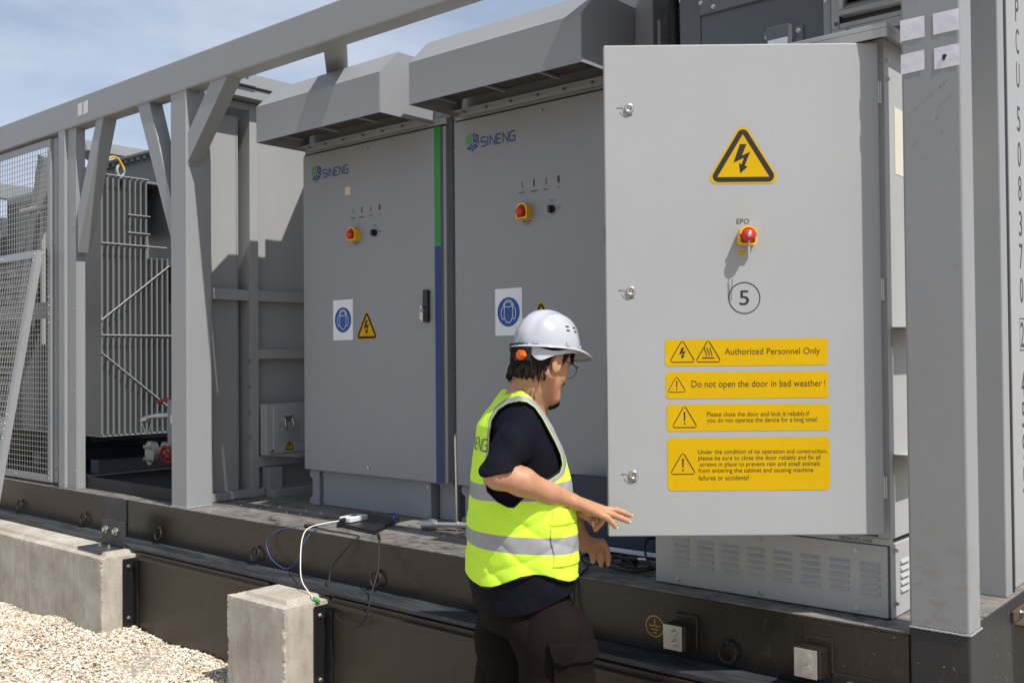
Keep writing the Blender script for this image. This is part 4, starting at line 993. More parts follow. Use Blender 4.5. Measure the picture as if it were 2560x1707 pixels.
# rounded yellow notices
RH = .008
m = MB(); poly2(m, rrect(-.700, -.176, .832, .918, RH), fd, 0)
warn_tri(m, fd, -.6445, .8435, .077, .068, .0006, solid=False, km=1); warn_tri(m, fd, -.5608, .8435, .077, .068, .0006, solid=False, km=1, sym='heat')
put_text(m, 'Authorized Personnel Only', fd, -.508, -.201, .8615, .8885, 2, .0006); m.build('notice_label', ['sign_yellow', 'sign_black', 'text_brown'], D)
m = MB(); poly2(m, rrect(-.698, -.175, .727, .813, RH), fd, 0); warn_tri(m, fd, -.6635, .7475, .056, .049, .0006, solid=False, km=1, sym='!')
put_text(m, 'Do not open the door in bad weather', fd, -.616, -.196, .7565, .785, 2, .0006); put_text(m, '!', fd, -.1885, -.186, .7625, .784, 2, .0006); m.build('notice_label', ['sign_yellow', 'sign_black', 'text_brown'], D)
m = MB(); poly2(m, rrect(-.697, -.174, .622, .708, RH), fd, 0); warn_tri(m, fd, -.6395, .633, .077, .068, .0006, solid=False, km=1, sym='!')
put_text(m, 'Please close the door and lock it reliably,if', fd, -.567, -.238, .6645, .684, 2, .0006)
put_text(m, 'you do not operate the device for a long time!', fd, -.567, -.213, .6455, .665, 2, .0006); m.build('notice_label', ['sign_yellow', 'sign_black', 'text_brown'], D)
m = MB(); poly2(m, rrect(-.696, -.173, .431, .601, .014), fd, 0); warn_tri(m, fd, -.6465, .483, .077, .068, .0006, solid=False, km=1, sym='!')
for i, (s, x0, x1) in enumerate((('Under the condition of no operation and construction,', -.597, -.181), ('please be sure to close the door reliably and fix all', -.597, -.204), ('screws in place to prevent rain and small animals', -.592, -.206), ('from entering the cabinet and causing machine', -.597, -.228), ('failures or accidents!', -.597, -.4345))):
    b = .5445-i*.0200; tp = b+.0185
    if i == 4: b += .0; 
    put_text(m, s, fd, x0, x1, b, tp if i != 4 else b+.0155, 2, .0006)
m.build('notice_label', ['sign_yellow', 'sign_black', 'text_brown'], D)
m = MB(); ring2(m, circ(-.442, 1.0505, .0515, 56), circ(-.442, 1.0505, .0485, 56), fd); put_text(m, '5', fd, -.4585, -.427, 1.0275, 1.0745); m.build('number_five', 'sign_black', D)
m = MB(); put_text(m, 'EPO', fd, -.464, -.424, 1.290, 1.3065); m.build('lettering', 'text_dark', D)
# emergency button on the door
m = MB(); cu, cz = -.436, 1.2475; W_ = .0285; n = 24
pts = [(cu-W_, cz-W_), (cu+W_, cz-W_)]+[(cu+W_*math.cos(a), cz+.002+W_*math.sin(a)) for a in [math.pi*i/n for i in range(n+1)]]
pts = [(cu-W_, cz-W_+.006), (cu-W_+.006, cz-W_), (cu+W_-.006, cz-W_), (cu+W_, cz-W_+.006)]+pts[2:]
inn = [(cu+(p[0]-cu)*.82, cz+(p[1]-cz)*.82) for p in pts]; N_ = len(pts)
V = [dp(*p, 0) for p in pts]+[dp(*p, .046 if p[1] > cz+.004 else .034) for p in pts]+[dp(*p, .046 if p[1] > cz+.004 else .034) for p in inn]+[dp(*p, .01) for p in inn]
m.add(V, [(q*N_+i, q*N_+(i+1) % N_, (q+1)*N_+(i+1) % N_, (q+1)*N_+i) for q in range(3) for i in range(N_)]+[list(range(3*N_, 4*N_))])
E_ = m.build('emergency_shroud', 'button_yellow', D)
m = MB(); m.lathe([(0, 0), (.012, 0), (.012, .034), (.0195, .038), (.0215, .048), (.019, .058), (.012, .064), (.0075, .065)], dp(cu-.001, cz, 0), NN, 28); m.build('mushroom_button', 'button_red', D)
m = MB(); m.lathe([(.0075, .0645), (.0075, .066), (.004, .0665), (0, .0655)], dp(cu-.001, cz, 0), NN, 18); m.build('key_barrel', 'steel', D)
m = MB(); m.tube([dp(cu-.002, cz-.020, .060), dp(cu-.003, cz-.032, .064), dp(cu-.003, cz-.036, .062)], .0018, 6)
m.obox(dp(cu-.006, cz-.085, .060), UU*.006, NN*.0015, (0, 0, .048)); m.obox(dp(cu-.004, cz-.104, .052), UU*.003, NN*.0012, UU*.004+Vector((0, 0, .070))); m.build('keys', 'steel', D)
m = MB(); poly2(m, rrect(-.4615, -.438, 1.190, 1.2035, .001), fd, 0); put_text(m, '230', fd, -.453, -.445, 1.197, 1.201, 1, .0005); m.build('tag_label', ['sign_yellow', 'text_dark'], D)
# quarter-turn locks
for u, z in ((-.808, 1.668), (-.808, 1.076), (-.806, .483)):
    m = MB(); m.lathe([(.0155, 0), (.0155, .006), (.0125, .009), (.0075, .009), (.007, .004), (0, .004)], dp(u, z, 0), NN, 24)
    m.prism([dp(u-.005, z+.003, .0042), dp(u+.005, z+.003, .0042), dp(u, z-.005, .0042)], NN*.003); lk = m.build('quarter_turn_lock', 'steel', D)
    m = MB(); put_text(m, 'close', fd, u-.041, u-.0195, z-.001, z+.006); put_text(m, 'open', fd, u-.006, u+.010, z-.027, z-.020)
    stroke2(m, [(u+.030*math.cos(a)-.002, z-.002+.028*math.sin(a)) for a in [math.pi*(1.10+.32*i/8) for i in range(9)]], .0012, fd); m.build('lock_lettering', 'text_dark', lk)

# ---------------------------------------------------------------- big enclosure above and behind
Q = empty('rear_enclosure', (-.7, 1.2, 1.93), 'dark grey enclosure with louvred window rising above and behind the open cabinet', 'electrical cabinet')
YQ = .30; ZQ = 1.924; ZU = 2.92  # unseen top raised so the body also shades the second inverter door
MB().box(-1.152, -.200, YQ+.035, 2.25, ZQ, ZU).build('body', 'dark_grey', Q, bevel=.003)
MB().box(-1.152, -.200, 1.036, 2.25, .003, ZQ-.001).build('lower_body', 'dark_grey', Q, bevel=.003)
MB().box(-1.152, -1.059, YQ, YQ+.034, ZQ, ZU).build('corner_strip', 'dark_grey', Q, bevel=.003)
MB().box(-1.057, -.556, YQ+.002, YQ+.034, ZQ, ZU).build('front_panel', 'dark_grey', Q, bevel=.003)
MB().box(-1.056, -.556, YQ-.015, YQ+.0015, 2.2005, ZU).build('upper_panel', 'dark_grey', Q, bevel=.003)
fq = lambda u, v, o: (u, YQ-.016-o, v)
m = MB(); put_text(m, 'Auro', fq, -.995, -.916, 2.252, 2.287); m.build('lettering', 'sign_black', Q)
m = MB()
for x, y, z in ((-1.048, YQ-.015, 2.249), (-.993, YQ-.015, 2.222), (-.546, YQ, 2.138), (-.774, YQ-.004, 2.0565), (-.650, YQ-.004, 2.055)): m.hexbolt((x, y, z), (0, -1, 0), .006, .007)
m.build_each('bolt', 'zinc', Q)
MB().box(-.791, -.631, YQ-.004, YQ+.001, ZQ+.001, 2.074).build('mount_plate', 'dark_grey', Q, bevel=.001)
MB().box(-.765, -.673, YQ-.034, YQ-.0045, ZQ+.001, 2.081).build('junction_box', 'dark_grey', Q, bevel=.003)
MB().box(-.757, -.679, YQ-.0352, YQ-.0342, ZQ+.002, 2.032).build('blank_label', 'paper_white', Q)
MB().box(-.555, -.527, YQ-.005, YQ+.034, ZQ, ZU).build('edge_profile', 'frame_grey', Q, bevel=.003)
m = MB(); m.box(-.526, -.200, YQ-.004, YQ+.0, 1.9935, 2.026).box(-.526, -.496, YQ-.004, YQ, 2.0265, ZU).box(-.495, -.200, YQ-.003, YQ+.034, 2.027, 2.0446)
m.build_each('window_surround', 'light_grey', Q, bevel=.002)
MB().box(-.526, -.200, YQ+.001, YQ+.034, ZQ, 2.026).build('lower_panel', 'dark_grey', Q)
w_ = MB().box(-.490, -.200, YQ-.026, YQ+.02, 2.066, 2.0855).box(-.490, -.473, YQ-.026, YQ+.02, 2.086, ZU).build('louvre_window', 'light_grey', Q, bevel=.003)
m = MB()
for i in range(16): m.obox((-.4725, YQ-.019, 2.088+i*.0307), (.2725, 0, 0), (0, .034, .026), (0, -.002, .003))
m.build_each('slat', 'light_grey', w_)
MB().box(-.4725, -.200, YQ+.021, YQ+.034, 2.087, ZU).build('window_back', 'black_plastic', w_)
m = MB()
for p in ((-.507, 2.046), (-.465, 2.013)): m.cyl((p[0], YQ-.004, p[1]), (p[0], YQ-.006, p[1]), .008, 14)
m.build_each('plug', 'dark_grey', Q)
# corrugated hose
m = MB(); P = [Vector((-1.285-.018*math.sin(t*2), .50, 1.80+.85*t)) for t in [i/60 for i in range(61)]]
m.tube(P, [.023+.0035*(i % 2) for i in range(61)], 10); tag(m.build('corrugated_hose', 'black_rubber', root=(-1.285, .50, 1.80)), 'black corrugated hose rising between the cabinets behind the open door', 'hose')

# ---------------------------------------------------------------- marked container end panel
C_ = empty('marked_panel', (-.3, 1.6, 0), 'pale panel with vertical container number lettering at the right picture edge', 'container panel')
MB().box(-.17, -.080, .835, 2.30, .003, 2.455).build('panel', 'panel_grey', C_, bevel=.003)
MB().tube([(-.098, .775, z) for z in (-.01, .5, 1.0, 1.6, 2.44)], .028, 10).build('rubber_seal', 'black_rubber', C_)
fc = lambda u, v, o: (-.0792+o, u, v); m = MB()
for ch, z in (('P', 2.174), ('C', 2.055), ('U', 1.925), ('5', 1.756), ('0', 1.621), ('8', 1.491), ('3', 1.357), ('7', 1.232), ('0', 1.104), ('2', .936), ('4', .747), ('5', .632), ('9', .510), ('5', .385)):
    put_text(m, ch, fc, .956, 1.002, z-.048, z+.048)
ring2(m, [(.944, .874), (1.014, .874), (1.014, .998), (.944, .998)], [(.947, .878), (1.011, .878), (1.011, .994), (.947, .994)], fc)
m.build('lettering', 'text_dark', C_)

# ---------------------------------------------------------------- things lying on the deck
t = empty('laptop', (-3.05, .34, 0), 'closed black laptop lying on the deck under the first inverter cabinet', 'laptop')
c4 = [(-3.146, .164), (-2.80, .122), (-2.985, .475), (-3.331, .500)]; c4 = [Vector((*p, 0)) for p in c4]; o, e1, e2 = c4[0], c4[1]-c4[0], c4[3]-c4[0]
m = MB(); m.obox(o+Vector((0, 0, .001)), e1, e2, (0, 0, .013)); m.build('base', 'black_plastic', t, bevel=.004)
m = MB(); m.obox(o+e1*.005+e2*.005+Vector((0, 0, .0145)), e1*.99, e2*.99, (0, 0, .007)); m.build('lid', 'black_plastic', t, bevel=.003)
t = empty('interface_box', (-3.07, .33, .02), 'small white plastic interface box resting on the black laptop', 'adapter box')
o = Vector((-3.105, .22, .023)); e1 = Vector((.075, -.035, 0)); e2 = Vector((.05, .205, 0)).normalized()*.19; e1 = Vector((e2.y, -e2.x, 0)).normalized()*.085
o = Vector((-3.06, .185, .0235)); e2 = Vector((-.02, .135, 0)); e1 = Vector((-.078, -.010, 0))
m = MB(); m.obox(o, e1, e2, (0, 0, .027)); m.build('case', 'white_plastic', t, bevel=.005)
m = MB(); m.obox(o+e1*.25+e2*.35+Vector((0, 0, .0275)), e1*.5, e2*.4, (0, 0, .001)); m.build('display', 'window_dark', t)
m = MB(); m.cyl(o+e1*.5+Vector((0, 0, .016)), o+e1*.5-e2*.22+Vector((0, 0, .012)), .011, 10); m.build('plug', 'black_plastic', t)
def spline(pts, k=8):
    P = [vec(p) for p in pts]; P = [P[0]*2-P[1]]+P+[P[-1]*2-P[-2]]; out = []
    for i in range(1, len(P)-2):
        for j in range(k):
            s = j/k; a, b, c, d = P[i-1], P[i], P[i+1], P[i+2]
            out.append(0.5*((2*b)+(c-a)*s+(2*a-5*b+4*c-d)*s*s+(3*b-a-3*c+d)*s**3))
    out.append(P[-2]); return out
def cable(name, pts, r, mat, label, cat='cable', k=8):
    pts = spline(pts, k); o = MB().tube(pts, r, 8).build(name, mat, root=pts[0]); tag(o, label, cat); return o
cb = cable('white_cable', [(-3.105, .16, .036), (-3.15, .08, .026), (-3.165, .00, .012), (-3.15, -.05, -.03), (-3.10, -.10, -.12), (-3.02, -.155, -.20), (-2.93, -.18, -.245), (-2.865, -.20, -.262)], .0029, 'cable_white', 'white cable hanging over the deck edge to the square concrete block')
c2_ = MB().tube([(-2.875, -.195, -.260), (-2.83, -.205, -.262)], .008, 6).tube([(-2.85, -.21, -.258), (-2.835, -.19, -.27), (-2.86, -.20, -.27)], .004, 5).build('connector', 'cable_green', cb)
for o_ in (c2_,):
    for v in o_.data.vertices: pass
cable('blue_cable', [(-3.08, .25, .03), (-3.15, .10, .014), (-3.27, .02, .008), (-3.42, -.02, -.03), (-3.48, -.03, -.09), (-3.42, -.04, -.17), (-3.28, -.05, -.20), (-3.19, -.05, -.14), (-3.16, -.03, -.05), (-3.15, .03, .010)], .0022, 'cable_blue', 'thin blue cable looping over the edge below the laptop')
cable('blue_cable', [(-3.04, .42, .045), (-2.98, .43, .05), (-2.96, .39, .032), (-2.90, .36, .026)], .0035, 'cable_blue', 'short blue cable leaving the white box across the laptop')
cable('black_cable', [(-3.20, .06, .008), (-3.05, .04, .007), (-2.90, .04, .007), (-2.80, .02, .007), (-2.80, -.02, -.01), (-2.84, -.04, -.06), (-2.905, -.06, -.14), (-2.88, -.10, -.22), (-2.79, -.155, -.30), (-2.67, -.19, -.345), (-2.55, -.20, -.335), (-2.50, -.19, -.27), (-2.51, -.16, -.20), (-2.55, -.08, -.10), (-2.60, -.03, .0), (-2.66, .03, .010), (-2.80, .14, .010)], .0038, 'black_rubber', 'black cable looping down from the deck in front of the skirt panel')
MB()
t = tag(MB().cyl((-3.245, .035, .010), (-3.215, .055, .012), .009, 8).box(-3.235, -3.205, .055, .085, .003, .016).build('cable_plug', 'black_plastic', root=(-3.22, .05, 0)), 'small black cable plug lying at the deck edge left of the laptop', 'plug')
random.seed(3)
for j, (cx, cy, rr, z, w) in enumerate(((-1.42, .25, .11, .012, 1.6), (-1.36, .28, .10, .020, 1.4), (-1.22, .33, .12, .030, 1.0), (-1.45, .20, .07, .018, 1.9))):
    pts = [(cx+rr*w*math.cos(a)+.012*math.sin(3*a+j), cy+rr*math.sin(a)+.01*math.cos(2*a+j), z+(.012+.03*(j == 2))*(1+math.sin(a*2+j))) for a in [2*math.pi*i/14*1.15 for i in range(15)]]
    cable('black_cable', pts, .005, 'black_rubber', ('loose black cable coil on the deck below the man\'s left hand', 'black cable coil overlapping the first coil on the deck', 'raised black cable loop beside the vented cabinet base', 'small black cable coil nearest the man')[j])
cable('black_cable', [(-1.50, .12, .012), (-1.47, .04, .008), (-1.47, -.01, -.02), (-1.47, -.02, -.10), (-1.455, -.05, -.20), (-1.44, -.12, -.245), (-1.44, -.17, -.32), (-1.45, -.19, -.5)], .0045, 'black_rubber', 'black cable hanging down the base beam just right of the man')
MB()
tag(MB().cyl((-1.46, .30, .02), (-1.40, .33, .022), .016, 10).cyl((-1.40, .33, .022), (-1.37, .345, .022), .010, 10, mat=1).build('cable_connector', ['black_plastic', 'steel'], root=(-1.42, .31, 0)), 'black cable connector with metal tip among the coils on the deck', 'connector')
# ---------------------------------------------------------------- the person
FH = Vector((-math.cos(_yaw), math.sin(_yaw), 0)); RH_ = Vector((math.sin(_yaw), math.cos(_yaw), 0))
PO = CAM + FH*3.15; PO.z = GZ                       # body frame: origin on the gravel, r to the right, q away, z up
def PL(x, y, d):
    """pixel of the photo + distance in metres -> (r, q, z) in the body frame"""
    w = CAM + (FWD*FPX + RGT*(x-PW/2) - UPV*(y-PH/2))*(d/FPX); w = w-PO
    return np.array((w.dot(RH_), w.dot(FH), w.z))
def WL(p): return PO + RH_*p[0] + FH*p[1] + Vector((0, 0, p[2]))
class SDF:
    def __init__(s, lo, hi, h):
        s.h = h; s.lo = np.array(lo, float); n = np.ceil((np.array(hi)-s.lo)/h).astype(int)+1; s.n = n
        s.ax = [(s.lo[i]+h*np.arange(n[i])).astype(np.float32) for i in range(3)]
        s.D = np.full(n, 0.2, np.float32)
    def win(s, lo, hi, m):
        sl = []
        for i in range(3):
            a = int(np.floor((min(lo[i], hi[i])-m-s.lo[i])/s.h)); b = int(np.ceil((max(lo[i], hi[i])+m-s.lo[i])/s.h))+1
            sl.append(slice(max(0, a), min(s.n[i], b)))
        g = np.meshgrid(*[s.ax[i][sl[i]] for i in range(3)], indexing='ij', sparse=True)
        return tuple(sl), g
    def smin(s, sl, d, k):
        A = s.D[sl]
        if k <= 0: s.D[sl] = np.minimum(A, d); return
        h = np.maximum(k-np.abs(A-d), 0)/k; s.D[sl] = np.minimum(A, d)-h*h*k*0.25
    def cone(s, a, b, ra, rb, k=0.01):
        a = np.array(a, float); b = np.array(b, float); R = max(ra, rb)+k+3*s.h
        sl, (X, Y, Z) = s.win(np.minimum(a, b), np.maximum(a, b), R)
        ba = b-a; L2 = max(ba@ba, 1e-12)
        t = np.clip(((X-a[0])*ba[0]+(Y-a[1])*ba[1]+(Z-a[2])*ba[2])/L2, 0, 1)
        d = np.sqrt((X-a[0]-t*ba[0])**2+(Y-a[1]-t*ba[1])**2+(Z-a[2]-t*ba[2])**2)-(ra+(rb-ra)*t)
        s.smin(sl, d, k); return s
    def chain(s, pts, rs, k=0.01):
        for i in range(len(pts)-1): s.cone(pts[i], pts[i+1], rs[i], rs[i+1], k)
        return s
    def ell(s, c, r, k=0.01, rot=None, sub=False):
        c = np.array(c, float); R = max(r)+k+3*s.h; sl, (X, Y, Z) = s.win(c, c, R)
        x, y, z = X-c[0], Y-c[1], Z-c[2]
        if rot is not None:
            M_ = np.array(rot)
            x, y, z = (M_[0][0]*x+M_[0][1]*y+M_[0][2]*z, M_[1][0]*x+M_[1][1]*y+M_[1][2]*z, M_[2][0]*x+M_[2][1]*y+M_[2][2]*z)
        k0 = np.sqrt((x/r[0])**2+(y/r[1])**2+(z/r[2])**2); k1 = np.sqrt((x/r[0]**2)**2+(y/r[1]**2)**2+(z/r[2]**2)**2)+1e-9
        d = k0*(k0-1)/k1
        if sub:
            A = s.D[sl]; h = np.maximum(k-np.abs(A+d), 0)/max(k, 1e-6); s.D[sl] = np.maximum(A, -d)+h*h*k*0.25
        else: s.smin(sl, d, k)
        return s
    def mesh(s):
        """surface nets"""
        D = s.D; ins = D < 0; h = s.h
        c = np.zeros(tuple(n-1 for n in D.shape), np.uint8)
        for dx in (0, 1):
            for dy in (0, 1):
                for dz in (0, 1): c += ins[dx:D.shape[0]-1+dx, dy:D.shape[1]-1+dy, dz:D.shape[2]-1+dz]
        act = (c > 0) & (c < 8); I = np.argwhere(act); idx = np.full(c.shape, -1, np.int64); idx[act] = np.arange(len(I))
        P = np.zeros((len(I), 3)); W_ = np.zeros(len(I))
        cor = [(x, y, z) for x in (0, 1) for y in (0, 1) for z in (0, 1)]
        val = {q: D[I[:, 0]+q[0], I[:, 1]+q[1], I[:, 2]+q[2]] for q in cor}
        for q in cor:
            for a in range(3):
                if q[a]: continue
                r = list(q); r[a] = 1; r = tuple(r); v0, v1 = val[q], val[r]; m = (v0 < 0) != (v1 < 0)
                t = np.where(m, v0/np.where(m, v0-v1, 1), 0); p = np.zeros((len(I), 3)); p[:] = q; p[:, a] = t
                P[m] += p[m]; W_[m] += 1
        P = (I+P/W_[:, None])*h+s.lo
        F = []
        for a in range(3):
            b, e = (a+1) % 3, (a+2) % 3
            s0 = [slice(None)]*3; s1 = [slice(None)]*3; s0[a] = slice(0, -1); s1[a] = slice(1, None)
            ed = ins[tuple(s0)] != ins[tuple(s1)]; E = np.argwhere(ed)
            ok = (E[:, b] > 0) & (E[:, e] > 0) & (E[:, b] < c.shape[b]) & (E[:, e] < c.shape[e]); E = E[ok]
            flip = ins[tuple(E.T)]
            def g(db, de):
                Q = E.copy(); Q[:, b] -= db; Q[:, e] -= de; return idx[tuple(Q.T)]
            q = np.stack([g(1, 1), g(0, 1), g(0, 0), g(1, 0)], -1); q[~flip] = q[~flip][:, ::-1]; F.append(q)
        F = np.concatenate(F); F = F[(F >= 0).all(1)]
        return P, F
def relax(P, F, it=2, lam=0.5):
    n = len(P); e = np.concatenate([F[:, [0, 1]], F[:, [1, 2]], F[:, [2, 3]], F[:, [3, 0]]]); e = np.concatenate([e, e[:, ::-1]])
    cnt = np.bincount(e[:, 0], minlength=n)[:, None]+1e-9
    for _ in range(it):
        for l in (lam, -lam*1.02):
            S = np.stack([np.bincount(e[:, 0], weights=P[e[:, 1], i], minlength=n) for i in range(3)], -1)/cnt; P = P+l*(S-P)
    return P
PERSON = empty('person', PO, 'person in white helmet, yellow high-visibility vest and dark trousers leaning toward the open cabinet', 'person')
RT = np.array([[RH_.x, FH.x, 0], [RH_.y, FH.y, 0], [0, 0, 1]])
def emit(name, P, F, mats, parent=None, attrs=None, mi=None):
    me = bpy.data.meshes.new(name); V = P@RT.T
    me.vertices.add(len(V)); me.vertices.foreach_set('co', V.reshape(-1).astype(np.float32))
    me.loops.add(F.size); me.loops.foreach_set('vertex_index', F.reshape(-1).astype(np.int32))
    me.polygons.add(len(F)); me.polygons.foreach_set('loop_start', np.arange(0, F.size, 4, dtype=np.int32)); me.update(calc_edges=True)
    for k, v in (attrs or {}).items():
        at = me.attributes.new(k, 'FLOAT', 'POINT'); at.data.foreach_set('value', v.astype(np.float32))
    for m in (mats if isinstance(mats, (list, tuple)) else [mats]): me.materials.append(MT[m])
    me.polygons.foreach_set('use_smooth', np.ones(len(F), bool)); me.update(); me.validate()
    o = bpy.data.objects.new(name, me); COL.objects.link(o); o.parent = parent or PERSON; return o

# --- head frame: x forward, y to his left, z up, pitched down and turned away
hy = rad(43); hp = rad(18)                                        # yaw from +r toward +q; pitch down
HX = np.array([math.cos(hy)*math.cos(hp), math.sin(hy)*math.cos(hp), -math.sin(hp)])
HY_ = np.array([-math.sin(hy), math.cos(hy), 0]); HZ = np.cross(HX, HY_)
HC = PL(1352, 893, 3.15); HS = 1.02
def hd(x, y, z): return HC+(HX*x+HY_*y+HZ*z)*HS
HR = [HX, HY_, HZ]
neckB = PL(1309, 1003, 3.17)
# --- body (skin), one continuous surface
S = SDF((-0.30, -0.32, 0.0), (0.46, 0.62, 1.80), 0.0042)
def E_(c, r, k=0.015): S.ell(hd(*c), [v*HS for v in r], k, HR)
E_((0.004, 0, .024), (.090, .077, .084)); E_((-.018, 0, .006), (.074, .072, .078), .02); E_((.040, 0, -.035), (.055, .062, .080), .02)
S.chain([hd(.066, -.016, -.108), hd(.066, .016, -.108)], [.026, .026], .02)
for sg in (-1, 1):
    S.cone(hd(.000, sg*.058, -.058), hd(.058, sg*.020, -.106), .020, .022, .022)
    E_((.056, sg*.036, -.036), (.030, .026, .030), .018); S.cone(hd(.088, sg*.012, .012), hd(.066, sg*.052, .010), .009, .009, .012)
    S.ell(hd(.086, sg*.032, -.007), [.017, .015, .010], .006, HR, sub=True); S.ell(hd(.074, sg*.032, -.008), [.0135]*3, .002, HR)
    # ear
    er = (0.0, sg*.078, -.022); S.ell(hd(er[0]-.006, er[1]+sg*.004, er[2]), [.020*HS, .0085*HS, .033*HS], .003, HR)
    S.ell(hd(er[0]-.002, er[1]+sg*.013, er[2]+.004), [.011, .006, .020], .003, HR, sub=True)
    S.cone(hd(.004, sg*.072, -.030), hd(.010, sg*.076, -.024), .006, .006, .004)
S.cone(hd(.094, 0, .002), hd(.116, 0, -.036), .007, .011, .010)
for sg in (-1, 1): S.cone(hd(.104, sg*.010, -.040), hd(.100, sg*.014, -.040), .008, .007, .006)
S.cone(hd(.098, -.018, -.066), hd(.098, .018, -.066), .006, .006, .005); S.cone(hd(.096, -.015, -.077), hd(.096, .015, -.077), .0065, .0065, .005)
S.chain([hd(-.022, 0, -.040), (hd(-.024, 0, -.09)+neckB)/2, neckB+np.array([0, 0, .02])], [.054, .047, .048], .03)
S.chain([hd(.02, 0, -.095), neckB+np.array([.030, .01, -.02])], [.033, .040], .03)
# trunk and legs under the clothes
sR, sL = PL(1302, 1066, 3.05), PL(1304, 1062, 3.30)
chest = PL(1292, 1140, 3.17); hip = PL(1318, 1400, 3.17)
S.chain([neckB+np.array([0, 0, -.05]), sR*.8+neckB*.2+np.array([0, 0, -.012])], [.04, .030], .04); S.chain([neckB+np.array([0, 0, -.05]), sL*.8+neckB*.2+np.array([0, 0, -.012])], [.04, .030], .04)
S.ell(chest, [.105, .155, .19], .05); S.ell(hip, [.09, .13, .13], .05); S.cone(chest, hip, .10, .10, .05)
hipR, hipL = PL(1372, 1480, 3.07), PL(1282, 1480, 3.27); knR, knL = PL(1405, 1720, 3.02), PL(1262, 1730, 3.28)
anR, anL = np.array([PL(1400, 1990, 3.02)[0], knR[1], .11]), np.array([PL(1210, 1990, 3.3)[0], knL[1], .11])
S.chain([hipR, knR, anR], [.055, .055, .042], .03); S.chain([hipL, knL, anL], [.070, .058, .042], .03)
# right arm
elR = PL(1246, 1186, 2.93); wrR = PL(1424, 1250, 3.03)
fm = PL(1306, 1204, 2.95); fm2 = PL(1372, 1232, 2.99)
S.chain([sR, sR*.45+elR*.55, elR], [.038, .040, .041], .02)
S.chain([elR, fm, fm2, wrR], [.041, .0405, .0315, .0225], .02)
S.cone(wrR+np.array([0, .012, 0]), fm2+np.array([0, .015, .004]), .019, .026, .015)
# right hand, palm down, pointing right
def H5(x, y, d): return PL(1280+x/5.6, 1240+y/5.6, d)
dn = 3.085
kn = [H5(1255, 168, dn+.045), H5(1275, 185, dn+.024), H5(1262, 215, dn+.002), H5(1225, 252, dn-.018)]
for i, kk in enumerate(kn): S.cone(wrR+np.array([.012, .010-.011*i+.012, -.004]), kk, .0165, .0108, .014)
S.cone(H5(1040, 190, dn+.012), H5(1180, 225, dn+.012), .019, .015, .012)
FG = [[kn[1], H5(1462, 196, dn+.030), H5(1565, 232, dn+.034), H5(1652, 266, dn+.038)],
      [kn[2], H5(1420, 262, dn+.006), H5(1530, 306, dn+.010), H5(1625, 352, dn+.013)],
      [kn[3], H5(1335, 302, dn-.020), H5(1398, 362, dn-.018), H5(1447, 425, dn-.016)],
      [kn[0], H5(1290, 290, dn+.058), H5(1238, 380, dn+.050), H5(1168, 466, dn+.040)]]
for f in FG: S.chain(f, [.0112, .0103, .0093, .0078], .004)
S.chain([H5(960, 215, dn+.030), H5(1040, 268, dn+.042), H5(1110, 330, dn+.046), H5(1146, 400, dn+.044)], [.017, .0135, .0105, .0085], .008)
# left arm and hand, reaching down to the deck
elL = PL(1392, 1262, 3.44); wrL = PL(1462, 1358, 3.58)
S.chain([sL, elL, (elL+wrL)/2, wrL], [.052, .043, .040, .029], .02)
dl = 3.62
kl = [H5(1268, 640, dl-.02), H5(1262, 690, dl+.0), H5(1235, 735, dl+.02), H5(1200, 755, dl+.04)]
for kk in kl: S.cone(wrL, kk, .022, .0125, .016)
LF = [[kl[0], H5(1325, 742, dl-.015), H5(1352, 850, dl-.01), H5(1346, 955, dl-.005)], [kl[1], H5(1288, 790, dl+.01), H5(1300, 860, dl+.015), H5(1262, 905, dl+.02)],
      [kl[2], H5(1250, 820, dl+.025), H5(1258, 890, dl+.03), H5(1250, 962, dl+.03)], [kl[3], H5(1215, 830, dl+.045), H5(1228, 880, dl+.05), H5(1232, 925, dl+.05)]]
for f in LF: S.chain(f, [.0120, .0108, .0098, .0082], .004)
S.chain([H5(1090, 690, dl-.02), H5(1125, 770, dl-.03), H5(1138, 840, dl-.03), H5(1132, 912, dl-.03)], [.018, .0135, .0115, .0095], .008)
P, F = S.mesh(); P = relax(P, F, 1)
body = emit('body', P, F, 'skin')
# nails
nb = MB()
for f, ww in ((FG[0], .0062), (FG[1], .0062), (FG[2], .0055)):
    a, b = f[2], f[3]; d_ = (b-a)/np.linalg.norm(b-a); up = np.array([0, -.45, .9]); up -= d_*(up@d_); up /= np.linalg.norm(up); sd = np.cross(d_, up)
    c = b+up*.0052+d_*.0005; V = [c+d_*(.0068*math.cos(t)+.0015)+sd*ww*.85*math.sin(t)-up*.0012*abs(math.sin(t)) for t in [2*math.pi*i/14 for i in range(14)]]
    nb.add([tuple(WL(v)) for v in V]+[tuple(WL(c+up*.0007))], [(i, (i+1) % 14, 14) for i in range(14)], 0, True)
simple('nail', (.72, .47, .40), .3); nb.build('nails', 'nail', PERSON)

